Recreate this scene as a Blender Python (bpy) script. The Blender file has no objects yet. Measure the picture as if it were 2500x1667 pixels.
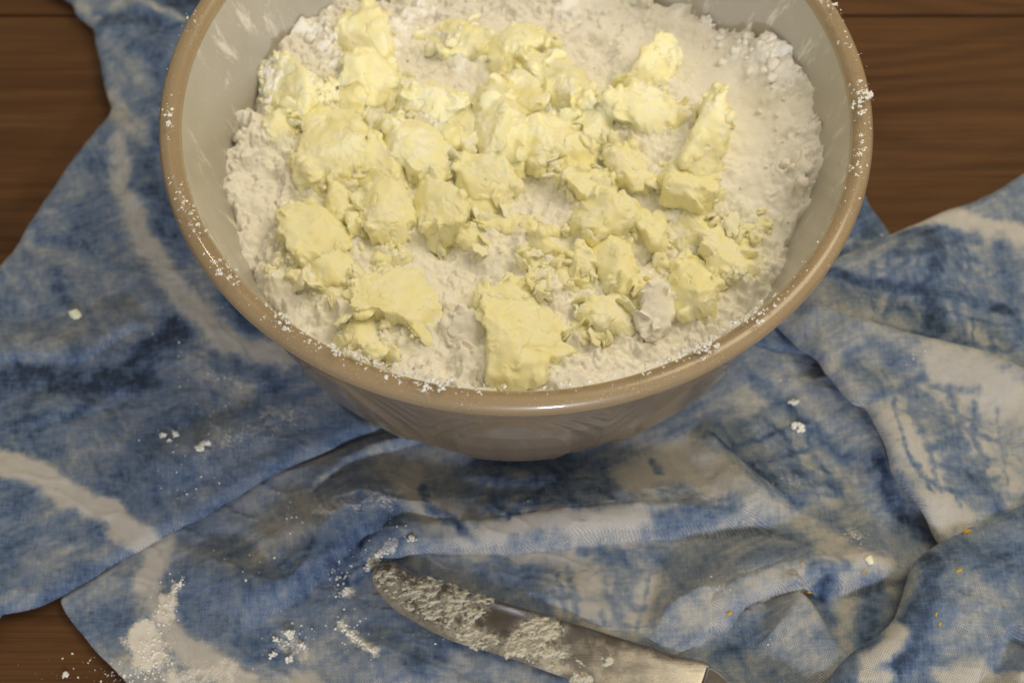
import bpy, math, random
import numpy as np
from mathutils import Vector, Matrix

# ------------------------------------------------------------------ scene, camera, light, exposure
S = bpy.context.scene
COL = S.collection
S.render.engine = 'CYCLES'
S.view_settings.view_transform = 'Standard'
S.view_settings.look = 'None'
S.view_settings.gamma = 1.0
S.view_settings.exposure = 0.0

HR = 0.144                                   # height of the bowl's rim above the table
CAM = np.array([-0.0016, -0.43321, 0.66413])
PITCH = math.radians(58.7157)
FPX = 4000.0                                 # focal length in pixels of the 2500 px wide photograph
FWD = np.array([0, math.cos(PITCH), -math.sin(PITCH)])
UPV = np.array([0, math.sin(PITCH), math.cos(PITCH)])
cam = bpy.data.cameras.new('camera')
cam_o = bpy.data.objects.new('camera', cam)
COL.objects.link(cam_o)
cam_o.location = CAM
cam_o.rotation_euler = (math.pi / 2 - PITCH, 0, 0)
cam.sensor_width = 36
cam.lens = 36 * FPX / 2500
cam.clip_start = 0.02
cam.clip_end = 50
cam.dof.use_dof = True
cam.dof.focus_distance = 0.64
cam.dof.aperture_fstop = 9.0
S.camera = cam_o

W = bpy.data.worlds.new('World')
S.world = W
W.use_nodes = True
W.node_tree.nodes['Background'].inputs[0].default_value = (1.0, 0.89, 0.71, 1)
W.node_tree.nodes['Background'].inputs[1].default_value = 0.40


def area_lamp(name, loc, aim, size, power, color):
    d = bpy.data.lights.new(name, 'AREA')
    d.shape = 'DISK'
    d.size = size
    d.energy = power
    d.color = color
    o = bpy.data.objects.new(name, d)
    COL.objects.link(o)
    o.location = loc
    o.rotation_euler = (Vector(aim) - Vector(loc)).to_track_quat('-Z', 'Y').to_euler()
    return o


area_lamp('ceiling_lamp', (0.60, 0.16, 1.22), (0, 0, 0.05), 0.8, 8.6, (1.0, 0.85, 0.59))
area_lamp('ceiling_lamp', (-0.55, 0.75, 1.5), (0, 0, 0.05), 0.05, 1.5, (1.0, 0.84, 0.6))
area_lamp('table_lamp', (0.20, -1.30, 0.50), (0, -0.1, 0.03), 0.14, 8.8, (0.82, 0.86, 1.0))

# ------------------------------------------------------------------ measuring helpers
K = 2500 / 2352.0                            # pixels read off a 2352 wide view -> photograph pixels


def unp(u, v, z):
    """photograph pixel -> point of the horizontal plane at height z"""
    d = FWD + np.array([1., 0, 0]) * (u - 1250) / FPX + UPV * (833.5 - v) / FPX
    t = (z - CAM[2]) / d[2]
    return CAM + d * t


def unp_list(pts, z, k=1.0):
    return np.array([unp(a * k, b * k, z)[:2] for a, b in pts])


rng = np.random.default_rng(7)
_perm = rng.permutation(256)
_perm = np.concatenate([_perm, _perm, _perm])
_g = rng.normal(size=(256, 3))
_g /= np.linalg.norm(_g, axis=1)[:, None]


def perlin(P):
    P = np.asarray(P, float)
    i = np.floor(P).astype(int)
    f = P - i
    i &= 255
    u = f * f * f * (f * (f * 6 - 15) + 10)
    out = 0
    for dx in (0, 1):
        wx = u[:, 0] if dx else 1 - u[:, 0]
        for dy in (0, 1):
            wy = u[:, 1] if dy else 1 - u[:, 1]
            for dz in (0, 1):
                wz = u[:, 2] if dz else 1 - u[:, 2]
                h = _perm[_perm[_perm[(i[:, 0] + dx) & 255] + ((i[:, 1] + dy) & 255)] + ((i[:, 2] + dz) & 255)]
                g = _g[h]
                out = out + wx * wy * wz * (g[:, 0] * (f[:, 0] - dx) + g[:, 1] * (f[:, 1] - dy) + g[:, 2] * (f[:, 2] - dz))
    return out * 1.5


def fbm(P, scale, octv=4, gain=0.5, seed=0.0, ridged=False):
    P = np.asarray(P, float)
    if P.shape[1] == 2:
        P = np.c_[P, np.zeros(len(P))]
    s = 0
    a = 1.0
    q = P / scale + np.array([seed * 7.31, seed * 3.17, seed * 1.73 + .37])
    for _ in range(octv):
        n = perlin(q)
        s = s + a * (np.abs(n) * 2 - .5 if ridged else n)
        a *= gain
        q = q * 2.03 + 11.7
    return s


def sstep(a, b, x):
    t = np.clip((x - a) / (b - a), 0, 1)
    return t * t * (3 - 2 * t)


def smooth_poly(P, n=6, closed=True):
    P = np.asarray(P, float)
    m = len(P)
    out = []
    for i in range(m if closed else m - 1):
        if closed:
            a, b, c, d = P[(i - 1) % m], P[i], P[(i + 1) % m], P[(i + 2) % m]
        else:
            a, b, c, d = P[max(i - 1, 0)], P[i], P[i + 1], P[min(i + 2, m - 1)]
        for k in range(n):
            t = k / n
            out.append(.5 * ((2 * b) + (c - a) * t + (2 * a - 5 * b + 4 * c - d) * t * t + (3 * b - a - 3 * c + d) * t ** 3))
    if not closed:
        out.append(P[-1])
    return np.array(out)


def line_dist(P, L):
    """distance to an open polyline, position 0..1 along it, signed side (+ = left of travel)"""
    best = np.full(len(P), 1e9)
    pos = np.zeros(len(P))
    side = np.zeros(len(P))
    seg = np.linalg.norm(L[1:] - L[:-1], axis=1)
    cum = np.concatenate([[0], np.cumsum(seg)])
    for k in range(len(L) - 1):
        a = L[k]
        d = L[k + 1] - a
        l2 = d @ d + 1e-15
        t = np.clip(((P - a) @ d) / l2, 0, 1)
        e = P - (a + t[:, None] * d)
        dist = np.hypot(e[:, 0], e[:, 1])
        m = dist < best
        best[m] = dist[m]
        pos[m] = ((cum[k] + t * seg[k]) / cum[-1])[m]
        side[m] = np.sign(d[0] * e[:, 1] - d[1] * e[:, 0])[m]
    return best, pos, side


def poly_sdf(P, Q):
    """signed distance (+ inside) and nearest boundary point"""
    best = np.full(len(P), 1e9)
    near = np.zeros_like(P)
    ins = np.zeros(len(P), bool)
    m = len(Q)
    for k in range(m):
        a, b = Q[k], Q[(k + 1) % m]
        d = b - a
        t = np.clip(((P - a) @ d) / (d @ d + 1e-15), 0, 1)
        c = a + t[:, None] * d
        dist = np.hypot(*(P - c).T)
        mm = dist < best
        best[mm] = dist[mm]
        near[mm] = c[mm]
        cond = (a[1] > P[:, 1]) != (b[1] > P[:, 1])
        with np.errstate(divide='ignore', invalid='ignore'):
            xi = (b[0] - a[0]) * (P[:, 1] - a[1]) / (b[1] - a[1]) + a[0]
        ins ^= cond & (P[:, 0] < xi)
    return np.where(ins, best, -best), near


# ------------------------------------------------------------------ object helpers
def empty(name, loc=(0, 0, 0)):
    o = bpy.data.objects.new(name, None)
    COL.objects.link(o)
    o.location = loc
    o.empty_display_size = 0.02
    return o


def tag(o, label=None, cat=None, group=None, kind=None):
    if label:
        o['label'] = label
    if cat:
        o['category'] = cat
    if group:
        o['group'] = group
    if kind:
        o['kind'] = kind
    return o


def mesh_obj(name, V, F, mat, parent=None, smooth=True, attrs=None, origin=None):
    V = np.asarray(V, float)
    if origin is not None:
        V = V - np.asarray(origin)
    me = bpy.data.meshes.new(name)
    F = np.asarray(F) if not isinstance(F, list) else F
    if isinstance(F, np.ndarray):
        nv, k = F.shape
        me.vertices.add(len(V))
        me.vertices.foreach_set('co', V.astype(np.float32).ravel())
        me.loops.add(nv * k)
        me.loops.foreach_set('vertex_index', F.astype(np.int32).ravel())
        me.polygons.add(nv)
        me.polygons.foreach_set('loop_start', np.arange(0, nv * k, k, dtype=np.int32))
        me.update(calc_edges=True)
    else:
        me.from_pydata(V.tolist(), [], F)
    me.validate()
    if smooth:
        me.polygons.foreach_set('use_smooth', np.ones(len(me.polygons), bool))
    for nm, arr in (attrs or {}).items():
        at = me.attributes.new(nm, 'FLOAT', 'POINT')
        at.data.foreach_set('value', np.asarray(arr, np.float32))
    me.materials.append(mat)
    o = bpy.data.objects.new(name, me)
    COL.objects.link(o)
    if origin is not None:
        o.location = origin
    if parent:
        o.parent = parent
        o.matrix_parent_inverse = Matrix.Translation(-Vector(parent.location))
    return o


def lathe(prof, n, fn=None):
    """prof: list of (r, z). returns V, F"""
    prof = np.asarray(prof, float)
    t = np.linspace(0, 2 * np.pi, n, endpoint=False)
    m = len(prof)
    r = np.repeat(prof[:, 0][:, None], n, 1)
    z = np.repeat(prof[:, 1][:, None], n, 1)
    T = np.repeat(t[None], m, 0)
    if fn is not None:
        r = r + fn(T, z)
    V = np.stack([r * np.cos(T), r * np.sin(T), z], -1).reshape(-1, 3)
    i = np.arange(m - 1)[:, None] * n
    j = np.arange(n)[None]
    j2 = (j + 1) % n
    F = np.stack([i + j, i + j2, i + n + j2, i + n + j], -1).reshape(-1, 4)
    return V, F


_ico = {}


def ico(level):
    if level not in _ico:
        import bmesh
        bm = bmesh.new()
        bmesh.ops.create_icosphere(bm, subdivisions=level, radius=1)
        bm.verts.index_update()
        V = np.array([v.co[:] for v in bm.verts])
        F = np.array([[v.index for v in f.verts] for f in bm.faces])
        bm.free()
        _ico[level] = (V, F)
    return _ico[level]


# ------------------------------------------------------------------ materials
class NT:
    def __init__(s, name):
        s.m = bpy.data.materials.new(name)
        s.m.use_nodes = True
        s.t = s.m.node_tree
        s.b = s.t.nodes['Principled BSDF']

    def n(s, ty, **kw):
        o = s.t.nodes.new(ty)
        for k, v in kw.items():
            if k[0] == '_':
                o.inputs[k[1:].replace('_', ' ')].default_value = v
            else:
                setattr(o, k, v)
        return o

    def l(s, a, b):
        s.t.links.new(a, b)

    def noise(s, scale, detail=4, rough=.55, vec=None, dist=0.0):
        o = s.n('ShaderNodeTexNoise')
        o.inputs['Scale'].default_value = scale
        o.inputs['Detail'].default_value = detail
        o.inputs['Roughness'].default_value = rough
        o.inputs['Distortion'].default_value = dist
        if vec is not None:
            s.l(vec, o.inputs['Vector'])
        return o.outputs['Fac']

    def co(s):
        g = s.n('ShaderNodeNewGeometry')
        return g.outputs['Position']

    def mapv(s, vec, scale=(1, 1, 1), rot=(0, 0, 0), loc=(0, 0, 0)):
        o = s.n('ShaderNodeMapping')
        o.inputs['Scale'].default_value = scale
        o.inputs['Rotation'].default_value = rot
        o.inputs['Location'].default_value = loc
        s.l(vec, o.inputs['Vector'])
        return o.outputs[0]

    def ramp(s, fac, stops, interp='LINEAR'):
        o = s.n('ShaderNodeValToRGB')
        cr = o.color_ramp
        cr.interpolation = interp
        while len(cr.elements) < len(stops):
            cr.elements.new(.5)
        for e, (p, c) in zip(cr.elements, stops):
            e.position = p
            e.color = (*c, 1) if len(c) == 3 else c
        s.l(fac, o.inputs[0])
        return o.outputs[0]

    def val(s, fac, a, b, lo=0., hi=1.):
        o = s.n('ShaderNodeMapRange')
        o.inputs[1].default_value = a
        o.inputs[2].default_value = b
        o.inputs[3].default_value = lo
        o.inputs[4].default_value = hi
        s.l(fac, o.inputs[0])
        return o.outputs[0]

    def math(s, op, a, b=None):
        o = s.n('ShaderNodeMath', operation=op)
        for k, v in ((0, a), (1, b)):
            if v is None:
                continue
            if isinstance(v, (int, float)):
                o.inputs[k].default_value = v
            else:
                s.l(v, o.inputs[k])
        return o.outputs[0]

    def mix(s, fac, a, b, mode='MIX'):
        o = s.n('ShaderNodeMix', data_type='RGBA', blend_type=mode)
        if isinstance(fac, (int, float)):
            o.inputs[0].default_value = fac
        else:
            s.l(fac, o.inputs[0])
        for k, v in ((6, a), (7, b)):
            if isinstance(v, tuple):
                o.inputs[k].default_value = (*v, 1)
            else:
                s.l(v, o.inputs[k])
        return o.outputs[2]

    def bump(s, h, dist, strength=1.0, prev=None):
        o = s.n('ShaderNodeBump')
        o.inputs['Strength'].default_value = strength
        o.inputs['Distance'].default_value = dist
        s.l(h, o.inputs['Height'])
        if prev is not None:
            s.l(prev, o.inputs['Normal'])
        return o.outputs[0]

    def attr(s, name):
        o = s.n('ShaderNodeAttribute', attribute_name=name)
        return o.outputs['Fac']

    def set(s, **kw):
        for k, v in kw.items():
            i = s.b.inputs[k.replace('_', ' ')]
            if isinstance(v, (int, float)):
                i.default_value = v
            elif isinstance(v, tuple):
                i.default_value = v if len(v) == 4 or k == 'Subsurface_Radius' else (*v, 1)
            else:
                s.l(v, i)


def mat_wood():
    m = NT('brown_wood')
    p = m.co()
    oi = m.n('ShaderNodeObjectInfo')
    wp = m.n('ShaderNodeCombineXYZ')
    m.l(m.math('MULTIPLY', oi.outputs['Random'], 3.0), wp.inputs[2])
    ad = m.n('ShaderNodeVectorMath', operation='ADD')
    m.l(p, ad.inputs[0])
    m.l(wp.outputs[0], ad.inputs[1])
    q = ad.outputs[0]
    # cathedral figure: contour lines of a slow stretched field
    f = m.noise(1.0, 2, .45, m.mapv(q, (1.5, 10.0, 1)), .25)
    ring = m.math('SINE', m.math('MULTIPLY', f, 120.0))
    ring = m.val(ring, -1, 1, 0, 1)
    ring = m.math('POWER', ring, 1.2)
    fine = m.noise(1.0, 5, .65, m.mapv(q, (9, 520, 1)))
    pore = m.noise(1.0, 3, .6, m.mapv(q, (45, 1500, 1)))
    tone = m.noise(1.0, 3, .5, m.mapv(q, (3, 10, 1)))
    c = m.mix(m.math('MULTIPLY', ring, .7), (.116, .053, .0195), (.068, .0285, .0102))
    c = m.mix(m.val(fine, .4, .75, 0, .8), c, (.043, .0185, .0066))
    c = m.mix(m.val(tone, .35, .7, 0, .55), c, (.118, .058, .020))
    c = m.mix(m.val(pore, .58, .72, 0, .6), c, (.035, .015, .006))
    rough = m.val(fine, .3, .7, .42, .62)
    m.set(Base_Color=c, Roughness=rough, Normal=m.bump(m.math('ADD', fine, pore), .0003, .5))
    m.b.inputs['Specular IOR Level'].default_value = .15
    return m.m


def mat_cloth():
    m = NT('dyed_linen')
    p = m.co()
    d = m.attr('dye')
    # streaky dye uptake along the two thread directions + fine mottling
    n1 = m.noise(1.0, 5, .65, m.mapv(p, (110, 1100, 200), (0, 0, .5)))
    n2 = m.noise(1.0, 5, .65, m.mapv(p, (1100, 110, 200), (0, 0, .5)))
    n3 = m.noise(420, 4, .62, p)
    n4 = m.noise(150, 3, .6, p)
    s = m.math('ADD', m.math('ADD', n1, n2), m.math('ADD', n3, n4))
    s = m.math('MULTIPLY', m.math('SUBTRACT', s, 2.0), .38)
    # dye varies least where the cloth stayed white
    amp = m.val(d, 0.0, .35, .35, 1.0)
    d2 = m.math('ADD', d, m.math('MULTIPLY', s, amp))
    c = m.ramp(d2, [(0.0, (.64, .605, .55)), (.16, (.54, .525, .49)), (.34, (.355, .385, .42)),
                    (.52, (.215, .268, .355)), (.70, (.118, .178, .298)), (.86, (.055, .092, .178)), (1.0, (.024, .040, .082))])
    # weave
    mp = m.mapv(p, (1, 1, 1), (0, 0, .5))
    sx = m.n('ShaderNodeSeparateXYZ')
    wob = m.n('ShaderNodeVectorMath', operation='ADD')
    nz = m.n('ShaderNodeTexNoise')
    nz.inputs['Scale'].default_value = 60
    m.l(p, nz.inputs['Vector'])
    sc = m.n('ShaderNodeVectorMath', operation='SCALE')
    sc.inputs['Scale'].default_value = .004
    m.l(nz.outputs['Color'], sc.inputs[0])
    m.l(mp, wob.inputs[0])
    m.l(sc.outputs[0], wob.inputs[1])
    m.l(wob.outputs[0], sx.inputs[0])
    kx = 2 * math.pi / .00085
    wx = m.math('SINE', m.math('MULTIPLY', sx.outputs[0], kx))
    wy = m.math('SINE', m.math('MULTIPLY', sx.outputs[1], kx))
    weave = m.math('MAXIMUM', wx, wy)
    wv = m.val(weave, -.6, 1, 0, 1)
    c = m.mix(m.val(wv, 0, 1, .5, 0), c, (.06, .07, .085))
    pn = m.noise(1300, 3, .7, p)
    pn2 = m.noise(330, 3, .6, p)
    pk = m.math('ADD', m.math('MULTIPLY', m.attr('powder'), .62), m.math('ADD', m.math('MULTIPLY', pn, .5), m.math('MULTIPLY', pn2, .4)))
    c = m.mix(m.val(pk, .66, .84, 0, .9), c, (.80, .75, .66))
    nb = m.bump(m.math('ADD', wv, m.math('MULTIPLY', n3, .8)), .0003, .7)
    fz = m.noise(900, 3, .6, p)
    nb = m.bump(fz, .00025, .4, nb)
    m.set(Base_Color=c, Roughness=.9, Normal=nb)
    m.b.inputs['Specular IOR Level'].default_value = .15
    m.b.inputs['Sheen Weight'].default_value = .12
    m.b.inputs['Sheen Roughness'].default_value = .5
    return m.m


def mat_flour():
    m = NT('flour')
    p = m.co()
    n = m.noise(1500, 4, .7, p)
    n2 = m.noise(330, 4, .6, p)
    c = m.mix(m.val(n2, .35, .7), (.88, .86, .80), (.86, .835, .765))
    rb = m.math('MULTIPLY', m.attr('rubbed'), m.val(m.noise(240, 4, .6, p), .38, .62))
    c = m.mix(m.val(rb, 0, 1, 0, .8), c, (.90, .88, .68))
    m.set(Base_Color=c, Roughness=.95, Normal=m.bump(m.math('ADD', n, n2), .0005, .18))
    m.b.inputs['Specular IOR Level'].default_value = .05
    m.b.inputs['Subsurface Weight'].default_value = .15
    m.b.inputs['Subsurface Scale'].default_value = .0008
    return m.m


def mat_butter(name='butter', sss=.5):
    m = NT(name)
    p = m.co()
    d = m.attr('dust')
    n = m.noise(260, 5, .65, p)
    n2 = m.noise(1100, 4, .7, p)
    n3 = m.noise(90, 3, .6, p)
    k = m.math('ADD', m.math('MULTIPLY', d, .75), m.math('ADD', m.math('MULTIPLY', m.math('SUBTRACT', n, .5), 1.5), m.math('MULTIPLY', m.math('SUBTRACT', n2, .5), .5)))
    k = m.val(k, .18, .80, 0, .85)
    yel = m.mix(m.val(n3, .35, .68), (.92, .89, .60), (.915, .85, .46))
    c = m.mix(k, yel, (.91, .895, .74))
    m.set(Base_Color=c, Roughness=m.val(k, 0, 1, .42, .9), Normal=m.bump(m.math('ADD', n2, m.math('MULTIPLY', n, .6)), .0005, .18))
    m.b.inputs['Specular IOR Level'].default_value = .3
    m.b.inputs['Subsurface Weight'].default_value = sss
    m.b.inputs['Subsurface Radius'].default_value = (1.0, .75, .3)
    m.b.inputs['Subsurface Scale'].default_value = .0022
    return m.m


def mat_smear():
    m = NT('smeared_butter')
    p = m.co()
    n = m.noise(500, 4, .65, p)
    c = m.mix(m.val(n, .35, .7), (.46, .44, .35), (.60, .575, .47))
    m.set(Base_Color=c, Roughness=.6, Normal=m.bump(n, .0005, .5))
    m.b.inputs['Specular IOR Level'].default_value = .3
    m.b.inputs['Subsurface Weight'].default_value = .2
    m.b.inputs['Subsurface Scale'].default_value = .001
    return m.m


def mat_glaze(name, ca, cb, rough, coat=.0, smears=0.0, dustn=0.0):
    m = NT(name)
    p = m.co()
    n = m.noise(35, 5, .6, p)
    f = m.noise(900, 3, .6, p)
    c = m.mix(m.val(n, .35, .68), ca, cb)
    c = m.mix(m.val(f, .62, .75, 0, .25), c, tuple(.55 * x for x in ca))
    r = m.val(n, .3, .7, rough * .85, rough * 1.25)
    if smears:
        # dried flour wiped along the wall: patches with ragged ends
        tc = m.n('ShaderNodeSeparateXYZ')
        m.l(p, tc.inputs[0])
        an = m.n('ShaderNodeMath', operation='ARCTAN2')
        m.l(tc.outputs[1], an.inputs[0])
        m.l(tc.outputs[0], an.inputs[1])
        cb_ = m.n('ShaderNodeCombineXYZ')
        m.l(an.outputs[0], cb_.inputs[0])
        m.l(tc.outputs[2], cb_.inputs[1])
        s1 = m.noise(1.0, 5, .62, m.mapv(cb_.outputs[0], (13, 30, 1), (0, 0, .25)), .3)
        s2 = m.noise(1.0, 4, .7, m.mapv(cb_.outputs[0], (120, 260, 1)))
        k = m.math('ADD', s1, m.math('MULTIPLY', m.math('SUBTRACT', s2, .5), .22))
        k = m.val(k, .575, .67, 0, smears)
        sp = m.noise(1000, 2, .5, p)
        k = m.math('MAXIMUM', k, m.val(sp, .70, .76, 0, .7))
        c = m.mix(k, c, (.80, .76, .67))
        r = m.mix(k, r, (.9, .9, .9))
    if dustn:
        sp = m.noise(1500, 3, .6, p)
        cl = m.noise(70, 3, .6, p)
        k = m.math('MULTIPLY', m.val(sp, .60, .70, 0, dustn), m.val(cl, .42, .62))
        c = m.mix(k, c, (.80, .76, .68))
        r = m.mix(k, r, (.9, .9, .9))
    m.set(Base_Color=c, Roughness=r, Normal=m.bump(m.noise(160, 3, .5, p), .0004, .12))
    m.b.inputs['Coat Weight'].default_value = coat
    m.b.inputs['Coat Roughness'].default_value = .08
    return m.m


def mat_steel():
    m = NT('dull_steel')
    p = m.co()
    n = m.noise(60, 5, .6, p)
    s = m.noise(1.0, 4, .6, m.mapv(p, (60, 1600, 100), (0, 0, math.radians(19))))
    g = m.noise(140, 5, .65, p)
    c = m.mix(m.val(n, .35, .7), (.34, .325, .305), (.28, .265, .25))
    c = m.mix(m.val(g, .5, .66, 0, .55), c, (.33, .31, .27))       # greasy film
    fk = m.math('MULTIPLY', m.attr('film'), m.val(m.math('ADD', m.noise(700, 4, .7, p), g), .85, 1.2, 0, .75))
    c = m.mix(fk, c, (.50, .475, .39))
    m.set(Base_Color=c, Roughness=m.math('ADD', m.val(g, .4, .66, .16, .30), m.math('MULTIPLY', fk, .35)), Metallic=m.val(fk, 0, 1, .95, .1), Normal=m.bump(s, .0001, .3))
    return m.m


def mat_plain(name, col, rough, metallic=0.0, spec=.5):
    m = NT(name)
    p = m.co()
    n = m.noise(300, 4, .6, p)
    m.set(Base_Color=m.mix(m.val(n, .3, .7), col, tuple(.8 * x for x in col)), Roughness=rough, Metallic=metallic,
          Normal=m.bump(n, .0003, .3))
    m.b.inputs['Specular IOR Level'].default_value = spec
    return m.m


WOOD, CLOTH, FLOUR, BUTTER, SMEAR, STEEL = mat_wood(), mat_cloth(), mat_flour(), mat_butter(), mat_smear(), mat_steel()
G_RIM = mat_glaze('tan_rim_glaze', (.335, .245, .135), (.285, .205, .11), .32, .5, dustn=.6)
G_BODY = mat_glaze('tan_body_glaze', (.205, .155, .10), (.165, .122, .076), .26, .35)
G_IN = mat_glaze('cream_inner_glaze', (.46, .435, .38), (.42, .395, .345), .3, .2, smears=.75)

# ------------------------------------------------------------------ table of planks
table = tag(empty('table'), 'dark brown wooden table top of long planks', kind='structure')
y_seam = unp(2065, 36, 0)[1]
seams = [y_seam - .62, y_seam - .415, y_seam - .205, y_seam, y_seam + .2]
for a, b in zip(seams[:-1], seams[1:]):
    g = .0006
    y0, y1, b0 = a + g, b - g, .0012
    V, F = [], []
    sec = [(y0, -.022), (y0, -b0), (y0 + b0, 0), (y1 - b0, 0), (y1, -b0), (y1, -.022)]
    for x in (-.75, .75):
        V += [(x, y, z) for y, z in sec]
    F = [[i, (i + 1) % 6, 6 + (i + 1) % 6, 6 + i] for i in range(6)] + [[5, 4, 3, 2, 1, 0], [6, 7, 8, 9, 10, 11]]
    mesh_obj('plank', V, F, WOOD, table, smooth=False)

# ------------------------------------------------------------------ bowl
bowl = tag(empty('mixing_bowl', (0, 0, .004)), 'large tan glazed ceramic mixing bowl with pale interior and flour on its rim', 'bowl')
OUT = np.array([(.1405, .1365), (.1395, .133), (.1375, .128), (.1345, .112), (.1305, .095), (.1255, .077), (.1195, .058), (.112, .040), (.1035, .024), (.095, .012), (.090, .0065), (.088, .004)])
INN = np.array([(.1375, .1415), (.1360, .137), (.1335, .127), (.1300, .115), (.125, .098), (.118, .078), (.109, .056), (.096, .034), (.080, .020), (.05, .013), (.0005, .012)])


def r_in(z):
    return np.interp(z, INN[::-1, 1], INN[::-1, 0])


def z_wall(r):
    return np.interp(r, INN[::-1, 0], INN[::-1, 1])


def relief(T, z):
    """pressed pattern: smooth leaf-shaped panels between fans of fine ribs, under a plain collar"""
    zz = np.clip((z - .012) / (.118 - .012), 0, 1)
    n = 11
    ph = ((T + .15) * n / (2 * np.pi)) % 1.0 - .5
    wid = .36 * np.sin(np.pi * np.clip(zz * .93 + .05, 0, 1)) ** .8
    panel = sstep(-.02, .035, wid - np.abs(ph))
    band = sstep(.0, .05, zz) * (1 - sstep(.95, 1.0, zz))
    ribs = np.sin((np.abs(ph) - wid) * 60 + zz * 2) * .5 + .5
    return band * (.0016 * panel + (1 - panel) * ribs * .00035) - .0006 * np.exp(-((z - .121) / .0012) ** 2)


pz = np.linspace(0, 1, 200)
ol = np.concatenate([[0], np.cumsum(np.hypot(*np.diff(OUT, axis=0).T))])
prof = np.c_[np.interp(pz * ol[-1], ol, OUT[:, 0]), np.interp(pz * ol[-1], ol, OUT[:, 1])]
V, F = lathe(prof, 900, relief)
V2, F2 = lathe([(.088, .004), (.082, .0042), (.078, .007), (.001, .0072)], 120)
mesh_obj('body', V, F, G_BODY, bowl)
mesh_obj('foot', V2, F2, G_BODY, bowl)
a = np.linspace(0, 1, 40)
ang = np.radians(-62 + a * (250))            # rolled lip, from outer under-side over the top to the inside
rim_prof = np.c_[.1412 + .0046 * np.cos(ang), .1396 + .0046 * np.sin(ang)]
rim_prof = np.vstack([[(.1402, .1352)], rim_prof, [(.1366, .1385), (.1362, .1375)]])
V, F = lathe(rim_prof, 400)
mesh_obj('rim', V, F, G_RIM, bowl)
il = np.concatenate([[0], np.cumsum(np.hypot(*np.diff(INN, axis=0).T))])
ip = np.c_[np.interp(np.linspace(0, 1, 80) * il[-1], il, INN[:, 0]), np.interp(np.linspace(0, 1, 80) * il[-1], il, INN[:, 1])]
V, F = lathe(ip, 300)
mesh_obj('inner_glaze', V, F, G_IN, bowl).__setitem__('label', 'pale grey glazed inner wall streaked with flour')

# ------------------------------------------------------------------ tea towel
GRID = .00085


def ridges_of(P, ridges, z, k=1.0):
    h = np.zeros(len(P))
    for pts, hh, wl, wr, taper in ridges:
        L = smooth_poly(unp_list(pts, z, k), 5, closed=False)
        mw = max(wl, wr)
        bb = ((P > L.min(0) - mw) & (P < L.max(0) + mw)).all(1)
        if not bb.any():
            continue
        d, pos, side = line_dist(P[bb], L)
        w = np.where(side > 0, wl, wr)
        t = np.clip(d / w, 0, 1)
        prof = np.where(w < .0095, np.sqrt(1 - t * t), (1 - t * t) ** 2)
        end = sstep(0, taper, pos) * sstep(0, taper, 1 - pos)
        h[bb] += hh * prof * end
    return h


POWDER = [(.9, 110, [(365, 1600), (345, 1560)]), (.75, 60, [(400, 1500), (425, 1430)]), (.5, 90, [(420, 1650), (560, 1640)]), (.45, 80, [(700, 1560), (740, 1590)]), (.5, 40, [(895, 1395), (930, 1350), (955, 1345)]), (.55, 40, [(828, 1515), (870, 1565), (915, 1590)]), (.55, 40, [(835, 1455), (855, 1432)]), (.4, 120, [(780, 1270), (950, 1250)]), (.35, 160, [(520, 1100), (700, 1020)]), (.4, 60, [(2080, 1310), (2100, 1330)]), (.35, 120, [(1920, 1180)]), (.3, 120, [(1800, 1300)]), (.3, 120, [(860, 1560), (800, 1440)]), (.3, 100, [(2100, 740), (2200, 800)])]


def powder_paint(P, z):
    v = np.zeros(len(P))
    for val, width, pts in POWDER:
        if len(pts) == 1:
            pts = [pts[0], (pts[0][0] + 1, pts[0][1])]
        hw = width * .000185 * .5
        L = unp_list(pts, z)
        m = ((P > L.min(0) - hw * 1.3 - .003) & (P < L.max(0) + hw * 1.3 + .003)).all(1)
        if not m.any():
            continue
        d, _, _ = line_dist(P[m], L)
        v[m] = np.maximum(v[m], val * (1 - sstep(hw * .1, hw * 1.3, d + .004 * fbm(P[m], .012, 2, .5, 77))))
    return v


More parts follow.
